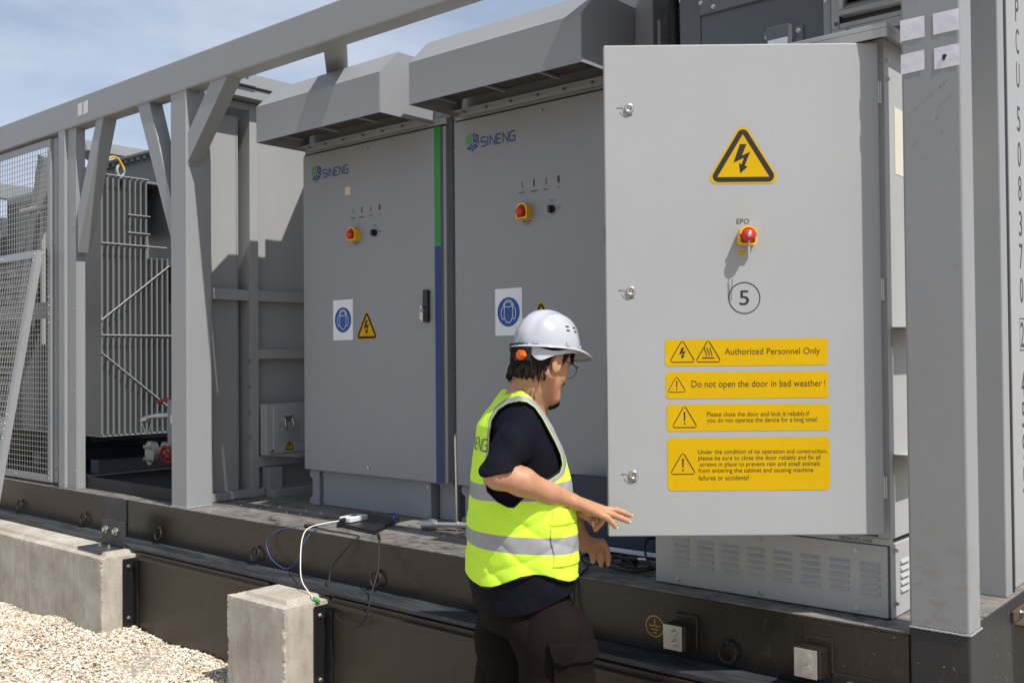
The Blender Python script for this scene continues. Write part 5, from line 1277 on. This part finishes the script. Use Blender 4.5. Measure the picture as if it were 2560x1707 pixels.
# --- hair, beard
def noise3(X, Y, Z, f):
    return (np.sin(X*f+1.3*np.sin(Y*f*.7))+np.sin(Y*f*1.1+1.7*np.sin(Z*f*.8+2))+np.sin(Z*f*.9+1.1*np.sin(X*f*.6+4)))/3
G = SDF(tuple(HC-.17), tuple(HC+.17), .0028)
X, Y, Z = np.meshgrid(*G.ax, indexing='ij', sparse=True)
hx = ((X-HC[0])*HX[0]+(Y-HC[1])*HX[1]+(Z-HC[2])*HX[2])/HS; hyy = ((X-HC[0])*HY_[0]+(Y-HC[1])*HY_[1]+(Z-HC[2])*HY_[2])/HS; hz = ((X-HC[0])*HZ[0]+(Y-HC[1])*HZ[1]+(Z-HC[2])*HZ[2])/HS
d1 = (np.sqrt(((hx+.006)/.1050)**2+(hyy/.0825)**2+((hz-.026)/.093)**2)-1)*.083
d1 = np.minimum(d1, (np.sqrt(((hx+.022)/.076)**2+(hyy/.074)**2+((hz+.012)/.094)**2)-1)*.08)
ang = np.arctan2(hyy, -hx)
d1 = d1+.0022*np.sin(ang*46+hz*30+2*np.sin(hz*60))+.003*noise3(X, Y, Z, 90)
# hairline: nape behind, ear cut, temple, forehead
low = np.where(hx < -.052, -.084+.006*np.sin(ang*23), np.where(hx < -.012, -.084+(hx+.052)*2.0, np.where(hx < .020, .016-(0)*hx, np.where(hx < .046, -.062+.5*np.abs(hx-.033), .030))))
cut = (low-hz)*.8
front = np.maximum(hx-.100, -.5)
hk_ = (X-PL(1365, 868, 3.15)[0])*math.sin(rad(5))*math.cos(hy)+(Y-PL(1365, 868, 3.15)[1])*math.sin(rad(5))*math.sin(hy)+(Z-PL(1365, 868, 3.15)[2])*math.cos(rad(5))
G.D = np.maximum(np.maximum(np.maximum(d1, cut), front), hk_-.004).astype(np.float32)
P, F = G.mesh(); emit('hair', relax(P, F, 1, .3), F, 'hair_black')
d2 = (np.sqrt(((hx-.073)/.036)**2+(hyy/.034)**2+((hz+.121)/.024)**2)-1)*.024
d3 = (np.sqrt(((hx-.098)/.014)**2+(hyy/.026)**2+((hz+.056)/.007)**2)-1)*.007
G.D = (np.minimum(d2, d3)+.0018*noise3(X, Y, Z, 260)).astype(np.float32)
P, F = G.mesh(); emit('beard', P, F, 'hair_black')
# fringe tufts at the brow, under the brim
m = MB(); random.seed(5)
for i in range(60):
    a = random.uniform(-.62, .62); r0 = .094; p = hd(math.cos(a)*r0, math.sin(a)*.078, .038); q = hd(math.cos(a)*(r0+random.uniform(.012, .026)), math.sin(a)*.088, random.uniform(.006, .026))
    c = (p+q)/2+HX*.004; m.tube([tuple(WL(v)) for v in (p, c, q)], [.0030, .0024, .0006], 4)
for i in range(150):
    a = random.uniform(math.pi-1.25, math.pi+1.25); z0 = random.uniform(-.075, -.045); p = hd(math.cos(a)*.098, math.sin(a)*.078, z0)
    q = hd(math.cos(a)*(.094+random.uniform(-.012, .004)), math.sin(a)*.076, z0-random.uniform(.014, .028)); c = (p+q)/2+(p-HC)*.03
    m.tube([tuple(WL(v)) for v in (p, c, q)], [.0022, .0022, .0005], 4)
m.build('hair_tufts', 'hair_black', PERSON)
# eyebrow + glasses
m = MB()
def Wh(x, y, z): return tuple(WL(hd(x, y, z)))
for sg in (-1, 1):
    m.tube([Wh(.107-.004*abs(math.sin(t)), sg*.034+.0255*math.cos(t), -.014+.023*math.sin(t)) for t in [2*math.pi*i/26 for i in range(26)]], .0011, 6, closed=True)
    m.tube([Wh(.103, sg*.060, -.004), Wh(.098, sg*.072, -.003), Wh(.04, sg*.083, -.004), Wh(-.005, sg*.084, -.006), Wh(-.018, sg*.082, -.022)], .0013, 6)
m.tube([Wh(.108, -.010, -.008), Wh(.113, 0, -.004), Wh(.108, .010, -.008)], .0012, 6)
gl = m.build('glasses', 'black_plastic', PERSON)
m = MB()
for sg in (-1, 1): m.add([Wh(.1065, sg*.034+.025*math.cos(t), -.014+.0225*math.sin(t)) for t in [2*math.pi*i/26 for i in range(26)]], [list(range(26))])
m.build('lens', 'lens_glass', gl)

# --- helmet: own frame, tilted a little forward
tp = rad(5); KX = np.array([math.cos(hy)*math.cos(tp), math.sin(hy)*math.cos(tp), -math.sin(tp)]); KZ = np.cross(KX, HY_)
KC = PL(1365, 868, 3.15)
def hk(x, y, z): return tuple(WL(KC+KX*x+HY_*y+KZ*z))
NT, NP = 72, 26; V = []; Fq = []
def rim(a):
    c, s_ = math.cos(a), math.sin(a); L_ = .116 if c > 0 else .110; return L_*c, .100*s_
for j in range(NP+1):
    ph_ = math.pi/2*j/NP
    for i in range(NT):
        a = 2*math.pi*i/NT; bx_, by_ = rim(a); cs = math.cos(ph_)**.86; z = .112*math.sin(ph_)**1.0
        rx = 1.0; 
        y_ = by_*cs; x_ = bx_*cs
        ridge = .0060*math.exp(-((abs(y_)-.0)/.026)**4)*min(1, z/.035)+.0035*math.exp(-((abs(y_)-.052)/.010)**2)*min(1, max(0, z-.03)/.03)
        k = 1+ridge/.1*1.0; V.append(hk(x_*k, y_*k, z*k if z > .01 else z))
for j in range(NP):
    for i in range(NT): Fq.append((j*NT+i, j*NT+(i+1) % NT, (j+1)*NT+(i+1) % NT, (j+1)*NT+i))
m = MB(); m.add(V, Fq, 0, True)
# brim: outward lip, long peak in front, small thickness
prof = [(0.0, 0.0, .0), (.35, 1, -.0015), (.75, 1, -.006), (1.0, 1, -.0115), (1.0, 1, -.0150), (.7, 1, -.0105), (.2, 1, -.006), (-.25, 1, -.007), (-.3, 1, .006)]
V = []
for q, (t, _, dz) in enumerate(prof):
    for i in range(NT):
        a = 2*math.pi*i/NT; bx_, by_ = rim(a); c = math.cos(a); out = .011+.044*max(0, c)**2.2; n_ = Vector((bx_/.0134, by_/.0100, 0)).normalized() if True else 0
        dr = max(0, c)**2; V.append(hk(bx_+n_.x*out*t, by_+n_.y*out*t, dz*(.55+.95*dr)-.010*dr*max(t, 0)))
Fq = [(q*NT+i, (q+1)*NT+i, (q+1)*NT+(i+1) % NT, q*NT+(i+1) % NT) for q in range(len(prof)-1) for i in range(NT)]
m.add(V, Fq, 0, True)
for a in (3.6, 4.6, 5.7):                         # raised slots round the rim
    bx_, by_ = rim(a); bx2, by2 = rim(a+.16); 
    o1 = Vector(hk(bx_*1.0, by_*1.0, .002)); e1 = Vector(hk(bx2, by2, .002))-o1; up_ = Vector(hk(0, 0, .011))-Vector(hk(0, 0, 0)); nn = e1.cross(up_).normalized()*.007
    m.obox(o1-nn*.4, e1, nn, up_)
HM = m.build('helmet', 'helmet_white', PERSON)
m = MB()
for i in range(NT): pass
V = []; 
for j in range(12):
    ph_ = math.pi/2*j/11
    for i in range(36):
        a = 2*math.pi*i/36; bx_, by_ = rim(a); V.append(hk(bx_*.955*math.cos(ph_), by_*.955*math.cos(ph_), -.004+.104*math.sin(ph_)))
m.add(V, [(j*36+i, (j+1)*36+i, (j+1)*36+(i+1) % 36, j*36+(i+1) % 36) for j in range(11) for i in range(36)], 0, True)
m.build('inner_shell', 'strap_grey', HM)
m = MB()                                                         # vent slots on his right side
def surf(x, z):
    ph_ = math.asin(z/.112); c = math.cos(ph_)**.86; bx_ = x/c; s2 = max(0, 1-(bx_/.116)**2); return -.100*math.sqrt(s2)*c
for xx in (-.004, .036):
    for zz in (.052, .064):
        y_ = surf(xx, zz); p = Vector(hk(xx, y_-.0016, zz)); q = Vector(hk(xx+.013, surf(xx+.013, zz)-.0016, zz-.0005)); m.tube([p, q], .0021, 6)
m.build('vent_slots', 'black_plastic', HM)
# headband harness
def strap(zs, w0, r, mat, nm, a0, a1, ins=.93, n=26, dz=0):
    m = MB(); V = []
    for i in range(n+1):
        t = i/n; a = a0+(a1-a0)*t; z = zs(t); w = w0(t)
        for s_ in (0, 1): V.append(hk(math.cos(a)*.104*ins, math.sin(a)*.090*ins, z-w*s_))
        for s_ in (1, 0): V.append(hk(math.cos(a)*(.104*ins-r), math.sin(a)*(.090*ins-r), z-w*s_))
    Fq = [(i*4+k, i*4+(k+1) % 4, (i+1)*4+(k+1) % 4, (i+1)*4+k) for i in range(n) for k in range(4)]
    m.add(V, Fq, 0, False); m.add([V[0], V[1], V[2], V[3]], [(0, 1, 2, 3)]); m.add(V[-4:], [(0, 1, 2, 3)]); return m.build(nm, mat, HM)
strap(lambda t: -.004-.012*math.exp(-((t-.30)/.2)**2), lambda t: .012+.026*math.exp(-((t-.12)/.13)**2), .003, 'strap_grey', 'headband', -math.pi+.38, -.35, 1.05)
strap(lambda t: -.004, lambda t: .024, .003, 'strap_grey', 'headband', .35, math.pi-.4, 1.05)
strap(lambda t: -.002, lambda t: .048, .004, 'black_plastic', 'nape_strap', math.pi-.6, math.pi+.42, 1.08)
strap(lambda t: -.004, lambda t: .022, .004, 'black_rubber', 'sweatband', -.55, .55, .97)
m = MB(); kc = Vector(hk(-.113, -.012, -.033)); kd = (kc-Vector(hk(-.08, -.012, -.030))).normalized()
m.cyl(kc-kd*.004, kc+kd*.012, .0165, 6, mat=0, smooth=False).cyl(kc+kd*.012, kc+kd*.016, .011, 6, smooth=False); m.build('ratchet_knob', 'orange_plastic', HM, bevel=.0015)

# --- clothing.  outlines read from the photograph, metres in the body frame
def zof(y): return PL(1300, y, 3.15)[2]
def rof(x, y=1200): return PL(x, y, 3.15)[0]
TB = [(968, 1268, 1288), (975, 1261, 1300), (985, 1252, 1316), (1000, 1241, 1331), (1018, 1228, 1346), (1037, 1213, 1359), (1064, 1196, 1376), (1110, 1189, 1398), (1160, 1183, 1413), (1200, 1179, 1422), (1274, 1172, 1428), (1340, 1168, 1434), (1394, 1166, 1437), (1440, 1165, 1440), (1500, 1176, 1440), (1560, 1186, 1440)]
tz = np.array([zof(y) for y, a, b in TB])[::-1]; tc = np.array([(rof(a, y)+rof(b, y))/2 for y, a, b in TB])[::-1]; tw = np.array([(rof(b, y)-rof(a, y))/2 for y, a, b in TB])[::-1]
SH = np.array([.112, .124, .138, .150, .162, .172, .182, .186, .186, .186, .188, .190, .192, .194, .194, .19])[::-1]
qc = PL(1300, 1200, 3.17)[1]; TW_ = .22                           # shear: shoulders run slightly across the view
def torso(X, Y, Z, grow=0.0):
    zz = np.clip(Z, tz[0], tz[-1]); c = np.interp(zz, tz, tc); w = np.interp(zz, tz, tw); s_ = np.interp(zz, tz, SH)
    q = (Y-qc); f = X-c+q*TW_                                     # right side of the body slightly forward of centre
    w = np.sqrt(np.maximum(w*w-(TW_*s_)**2, 1e-4))
    a, b = w+grow, s_+grow; e = 2.35
    d = ((np.abs(f)/a)**e+(np.abs(q)/b)**e)**(1/e); d = (d-1)*np.minimum(a, b)*.92
    top = (Z-(tz[-1]+grow)); return np.maximum(d, top)
def folds(X, Y, Z, amp, f, sx=1, sz=1):
    w1 = np.abs(np.sin(24*(X*.75+Z*.62)+1.8*np.sin(7*Z+4*Y)+1.2*np.sin(11*X+1)))
    w2 = np.abs(np.sin(31*(X*.85-Z*.45)+2.1*np.sin(9*Z-3*Y)+1.0*np.sin(14*X+3)))
    return amp*.8*((1-w1)**2.5+(1-w2)**2.5-.5)+.6*amp*(np.sin(f*(X*sx+Z*sz)+2.2*np.sin(9*Z+5*Y)+1.5*np.sin(13*X))*.6+np.sin(f*1.7*(X*sx*.6-Z*sz)+2*np.sin(11*Y+7*Z))*.4)
ARM = [(1297, 1001), (1270, 1008), (1247, 1024), (1232, 1048), (1227, 1085), (1226, 1120), (1222, 1150), (1216, 1185), (1222, 1215), (1245, 1235), (1270, 1246), (1284, 1246), (1305, 1225), (1345, 1190), (1375, 1176), (1392, 1166), (1398, 1150), (1394, 1128), (1382, 1100), (1366, 1070), (1350, 1040), (1332, 1015), (1314, 1003)]
AP = np.array([(rof(x, y), zof(y)) for x, y in ARM])
def poly_sd(X, Z, A):
    d = np.full(np.broadcast(X, Z).shape, 1e9); s_ = np.ones_like(d); n = len(A)
    for i in range(n):
        a, b = A[i], A[i-1]; ex, ey = b-a; wx, wy = X-a[0], Z-a[1]; t = np.clip((wx*ex+wy*ey)/(ex*ex+ey*ey), 0, 1)
        d = np.minimum(d, (wx-ex*t)**2+(wy-ey*t)**2)
        c1 = Z >= a[1]; c2 = Z < b[1]; c3 = ex*wy > ey*wx; fl = (c1 & c2 & c3) | (~c1 & ~c2 & ~c3); s_ = np.where(fl, -s_, s_)
    return s_*np.sqrt(d)
HEM = [(1100, 1436), (1163, 1439), (1185, 1446), (1205, 1449), (1230, 1445), (1255, 1436), (1278, 1424), (1300, 1414), (1333, 1409), (1360, 1412), (1385, 1420), (1415, 1430), (1443, 1433), (1500, 1434)]
hr = np.array([rof(x, y) for x, y in HEM]); hzv = np.array([zof(y) for x, y in HEM])
V_ = SDF((-.24, -.26, zof(1470)), (.22, .30, zof(955)), .0038)
X, Y, Z = np.meshgrid(*V_.ax, indexing='ij')
tv = torso(X, Y, Z, .004)+folds(X, Y, Z, .0046, 46, .9, .35)*np.clip((zof(1100)-Z)/.10, .35, 1)
hem = np.interp(X, hr, hzv)-.003*np.sin(X*60); tv = np.maximum(tv, (hem-Z)*.9)
q = Y-qc
# the sheared body: hold the armhole outline in the side view plane at each side
Xs = X+np.where(q < 0, 0, (q-.0)*0.0)
ad = poly_sd(Xs[:, 0, :], Z[:, 0, :], AP)[:, None, :]
adn = np.where(q < -.02, ad, np.where(q > .06, ad+.0, .05)); tv = np.maximum(tv, -adn)
nk = (np.sqrt(((X-neckB[0]-.020)/.046)**2+((Y-neckB[1]-.012)/.046)**2)-1)*.046; tv = np.maximum(tv, -np.maximum(nk, zof(1045)-Z))
tv = np.maximum(tv, Z-zof(975))
vn = (np.abs(q+.02)-np.clip((Z-zof(1200))*.75, 0, .09)); front = (X > np.interp(Z, tz, tc)+.03)
tv = np.where(front, np.maximum(tv, -vn), tv)
V_.D = tv.astype(np.float32); P, F = V_.mesh(); P = relax(P, F, 1, .4)
adv = poly_sd(P[:, 0], P[:, 2], AP); x_, z_ = P[:, 0], P[:, 2]
def zb(yl, yr, r): return np.interp(r, [rof(1165), rof(1440)], [zof(yl), zof(yr)])
b1 = np.minimum(zb(1204, 1190, x_)-z_, z_-zb(1242, 1228, x_)); b2 = np.minimum(zb(1315, 1322, x_)-z_, z_-zb(1353, 1363, x_))
wb = np.interp(x_, [rof(1215), rof(1250), rof(1300), rof(1400)], [.010, .017, .0195, .019]); ba = np.minimum(np.minimum(adv-.0055, wb-adv), z_-zof(1215))
band = np.maximum(np.maximum(b1, b2), ba)
trim = np.maximum(.0045-np.abs(adv-.000), .0055-np.abs(z_-np.interp(x_, hr, hzv))); inside = torso(P[:, 0], P[:, 1], P[:, 2], .004)
VEST = emit('vest', P, F, 'vest_fabric', attrs={'band': band, 'trim': trim})
# lettering on the back, wrapped onto the cloth
bvh = BVHTree.FromPolygons([Vector(p) for p in P], [list(map(int, f)) for f in F])
tm = MB(); LSs = letter_strokes()
def back(u, v, o):
    # u runs from his left to his right across the back (seen from behind), v up
    dirq = qc+.03-u; o_ = Vector((-.5, dirq-.0, v)); h = bvh.ray_cast(o_, Vector((1, -TW_*0.0, 0)))
    if h[0] is None: return tuple(WL((-.16, dirq, v)))
    p = h[0]+h[1]*0.0 - Vector((.0012, 0, 0)); p = h[0]+(h[1] if h[1].x < 0 else -h[1])*.0012; return tuple(WL(p))
wds = [('S', 1), ('I', .12), ('N', 1), ('E', .9), ('N', 1), ('G', 1)]; x = 0; u = .030; zb0, zh = zof(1122), .036
for ch, w in wds:
    def f2(a, b, x=x, w=w): return (-.075+(x+a*w)*u, zb0+b*zh)
    def dens(pts):
        o = []
        for a, b in zip(pts[:-1], pts[1:]):
            for k in range(6): o.append((a[0]+(b[0]-a[0])*k/6, a[1]+(b[1]-a[1])*k/6))
        return o+[pts[-1]]
    if ch == 'E':
        stroke2(tm, dens([f2(1, 1), f2(0, 1), f2(0, 0), f2(1, 0)]), .0042, back); stroke2(tm, dens([f2(.06, .5), f2(.85, .5)]), .0042, back)
    else: stroke2(tm, dens([f2(a, b) for a, b in LSs[ch]]), .0042, back)
    x += w+.36
tm.build('back_lettering', 'logo_blue', VEST)
# front pocket of the vest: a lapped patch following the cloth
pk = SDF((rof(1370), qc-.26, zof(1400)), (rof(1450), qc+.02, zof(1235)), .0036)
X, Y, Z = np.meshgrid(*pk.ax, indexing='ij')
tv = torso(X, Y, Z, .0085)+folds(X, Y, Z, .0026, 46, .9, .35)
def rect(z0, z1): return np.maximum(np.maximum(z0-Z, Z-z1), np.maximum(rof(1372)-X+.006*np.sin(Z*40), Y-(qc-.055)))
pd = np.minimum(rect(zof(1391), zof(1297)), rect(zof(1292)-.001, zof(1255)))
pk.D = np.maximum(tv, pd).astype(np.float32); P, F = pk.mesh(); z_ = P[:, 2]; x_ = P[:, 0]
b2 = np.minimum(zb(1315, 1322, x_)-z_, z_-zb(1353, 1363, x_))
emit('vest_pocket', P, F, 'vest_fabric', VEST, attrs={'band': b2, 'trim': np.full(len(P), -1.)})

# shirt: trunk and sleeves in one
T_ = SDF((-.26, -.33, zof(1530)), (.24, .36, zof(950)), .0042)
X, Y, Z = np.meshgrid(*T_.ax, indexing='ij')
d = torso(X, Y, Z, -.008)
SHEM = [(1100, 1505), (1190, 1508), (1230, 1514), (1270, 1513), (1310, 1505), (1350, 1490), (1400, 1468), (1443, 1452), (1500, 1452)]
shr = np.array([rof(x, y) for x, y in SHEM]); shz = np.array([zof(y) for x, y in SHEM]); d = np.maximum(d, (np.interp(X, shr, shz)-Z)*.9)
d = np.where(Z < zof(1410), np.maximum(torso(X, Y, Z, -.004)+folds(X, Y, Z, .002, 40), (np.interp(X, shr, shz)-Z)*.9), d)
T_.D = d.astype(np.float32)
for s_, e_ in ((sR, elR), (sL, elL)):
    m1 = s_*.55+e_*.45; end = s_*.06+e_*.94; a_ = np.array(s_)+np.array([0, 0, -.004])
    T_.chain([a_, m1, end], [.050, .055, .058] if s_ is sR else [.052, .058, .062], .03)
    T_.cone(a_, neckB+np.array([0, 0, -.045]), .046, .040, .02)
    if s_ is sR: T_.cone(s_+np.array([.03, 0.03, -.05]), s_+np.array([.045, .055, -.15]), .050, .045, .03)
    # trim the sleeve end by a plane across the arm
    dr = (e_-m1)/np.linalg.norm(e_-m1)
    if s_ is sR:
        cutn = np.array([.26, 0, -.965]); cp = PL(1262, 1174, 2.93)
        near = (Y < qc-.085) | (np.sqrt((X-e_[0])**2+(Y-e_[1])**2+(Z-e_[2])**2) < .10)
        cd_ = (X-cp[0])*cutn[0]+(Y-cp[1])*cutn[1]+(Z-cp[2])*cutn[2]
        tor = torso(X, Y, Z, -.008)
        T_.D = np.where((tor > .004) & (Z > zof(1300)), np.maximum(T_.D, cd_), T_.D).astype(np.float32)
    else:
        cp = s_*.15+e_*.85; cd_ = (X-cp[0])*dr[0]+(Y-cp[1])*dr[1]+(Z-cp[2])*dr[2]; tor = torso(X, Y, Z, -.008)
        T_.D = np.where((tor > .004) & (Y > qc+.1) & (Z > zof(1380)), np.maximum(T_.D, cd_), T_.D).astype(np.float32)
nk = (np.sqrt(((X-neckB[0])/.060)**2+((Y-neckB[1])/.058)**2)-1)*.058
fw_ = (1-np.abs(np.sin(38*(Z*.8+X*.65)+2.2*np.sin(16*X+7*Y)+1.2*np.sin(21*Z))))**2*.006
fd_ = fw_+(np.sin(95*(Z*.9+X*.55)+3*np.sin(20*X+9*Y)+1.6*np.sin(31*Z))*.6+np.sin(57*(Z*.4-X)+2*np.sin(15*Y))*.5)*.0036*np.clip((zof(1010)-Z)/.06, 0, 1)
tor = torso(X, Y, Z, -.004); T_.D = np.where((tor > 0) & (Z > zof(1300)), T_.D+np.clip(fd_*1.5-.003, -.007, .0030)*np.clip((tor-.004)/.03, 0, 1)*np.clip((zof(1020)-Z)/.03, 0, 1), T_.D)
T_.D = np.maximum(T_.D, -np.maximum(nk, zof(1040)-Z)).astype(np.float32)
P, F = T_.mesh(); emit('t_shirt', relax(P, F, 1, .4), F, 'shirt_navy')

# trousers
U = SDF((-.30, -.32, .03), (.30, .40, zof(1440)), .0052)
X, Y, Z = np.meshgrid(*U.ax, indexing='ij')
zc = np.clip(Z, zof(1640), 9); d = torso(X, Y, np.maximum(Z, zof(1550)), -.018); d = np.maximum(d, zof(1560)-Z); U.D = d.astype(np.float32)
hR, hL = hipR+np.array([-.005, .005, .0]), hipL
kR, kL = PL(1392, 1730, 3.04), PL(1268, 1730, 3.28)
U.cone(hR+np.array([-.03, .03, .015]), hR+np.array([-.03, .03, -.10]), .078, .095, .03)
U.chain([hR+np.array([-.028, .02, -.085]), PL(1385, 1600, 3.05), kR, anR+np.array([0, 0, .02])], [.096, .116, .108, .085], .04)
U.chain([hL+np.array([.0, -.02, -.085]), PL(1270, 1600, 3.26), kL, anL+np.array([0, 0, .02])], [.096, .108, .100, .085], .03)
X, Y, Z = U.ax[0][:, None, None], U.ax[1][None, :, None], U.ax[2][None, None, :]
U.D = (U.D+.007*(1-np.abs(np.sin(21*(X*.9+Z*.5)+2.0*np.sin(7*Z+5*Y)+1.1*np.sin(13*Z))))**2.2+(np.sin(34*(X*.9+Z*.28)+2.4*np.sin(8*Z+6*Y))*.6+np.sin(61*(X*.5-Z*.3)+2*np.sin(12*Z))*.35)*.0048).astype(np.float32)
U.D = np.maximum(U.D, np.maximum(Z-zof(1452), .10-Z)).astype(np.float32)
P, F = U.mesh(); TR = emit('trousers', relax(P, F, 1, .4), F, 'trousers_brown')
bvh2 = BVHTree.FromPolygons([Vector(p) for p in P], [list(map(int, f)) for f in F])
def onleg(px, py, off):
    a = PL(px, py, 2.6); dr = np.array(PL(px, py, 2.9))-a; dr /= np.linalg.norm(dr); h = bvh2.ray_cast(Vector(a), Vector(dr))
    if h[0] is None: return None
    n_ = h[1] if h[1].dot(Vector(dr)) < 0 else -h[1]; return h[0]+n_*off
def patch(x0, x1, ytop, ybot, thick, name, nx=16, ny=8, flare=0):
    m = MB(); Vt = []; Vb = []
    for j in range(ny+1):
        for i in range(nx+1):
            s_, t_ = i/nx, j/ny; px = x0(t_)+(x1(t_)-x0(t_))*s_; py = ytop(s_)+(ybot(s_)-ytop(s_))*t_
            p = onleg(px, py, 0)
            if p is None: p = Vector(PL(px, py, 3.0))
            o_ = onleg(px, py, thick*(1+flare*t_)) or p
            Vt.append(tuple(WL(o_))); Vb.append(tuple(WL(p)))
    n = (nx+1)*(ny+1); Fq = [(j*(nx+1)+i, j*(nx+1)+i+1, (j+1)*(nx+1)+i+1, (j+1)*(nx+1)+i) for j in range(ny) for i in range(nx)]
    m.add(Vt, Fq, 0, True)
    ed = [(i, i+1) for i in range(nx)]+[(ny*(nx+1)+i, ny*(nx+1)+i+1) for i in range(nx)]+[(j*(nx+1), (j+1)*(nx+1)) for j in range(ny)]+[(j*(nx+1)+nx, (j+1)*(nx+1)+nx) for j in range(ny)]
    m.add(Vt+Vb, [(a, b, b+n, a+n) for a, b in ed]); return m.build(name, 'trousers_brown', TR)
patch(lambda t: 1371+14*t, lambda t: 1482+8*t-8*t*t, lambda s: 1607-9*s, lambda s: 1656-10*s-6*(abs(s-.5) > .42), .011, 'pocket_flap', flare=.6)
patch(lambda t: 1384, lambda t: 1474, lambda s: 1650, lambda s: 1790, .010, 'cargo_pocket')
m = MB(); pp = [onleg(x, y, .0012) for x, y in ((1410, 1472), (1422, 1488), (1430, 1504), (1437, 1512), (1450, 1498), (1458, 1484))]
m.tube([tuple(WL(p)) for p in pp if p is not None], .0022, 5); m.build('pocket_seam', 'trousers_brown', TR)
# shoes on the gravel
for a_ in (anR, anL):
    s_ = SDF(a_-np.array([.14, .09, .13]), a_+np.array([.24, .09, .06]), .006)
    s_.cone(a_+np.array([-.02, 0, -.02]), a_+np.array([0, 0, .02]), .052, .045, .02); s_.cone(a_+np.array([-.03, 0, -.075]), a_+np.array([.15, 0, -.078]), .042, .038, .03); s_.cone(a_+np.array([.02, 0, -.04]), a_+np.array([.13, 0, -.07]), .045, .035, .03)
    XX, YY, ZZ = s_.ax[0][:, None, None], s_.ax[1][None, :, None], s_.ax[2][None, None, :]; s_.D = np.maximum(s_.D, (.004-ZZ)).astype(np.float32)
    P, F = s_.mesh(); emit('shoe', P, F, 'shoe_black')
# ring held between thumb and finger
m = MB(); c = H5(1158, 372, 3.12); V = [c+np.array([.0075*math.cos(t), .010*math.cos(t), .0150*math.sin(t)]) for t in [2*math.pi*i/24 for i in range(24)]]
m.tube([tuple(WL(v)) for v in V], .0018, 6, closed=True); m.tube([tuple(WL(v+np.array([.004, .004, .001]))) for v in V], .0016, 6, closed=True)
m.build('metal_ring', 'brass', root=WL(c)); tag(bpy.data.objects['metal_ring'], 'small brass coloured ring held in the man\'s right hand', 'ring')
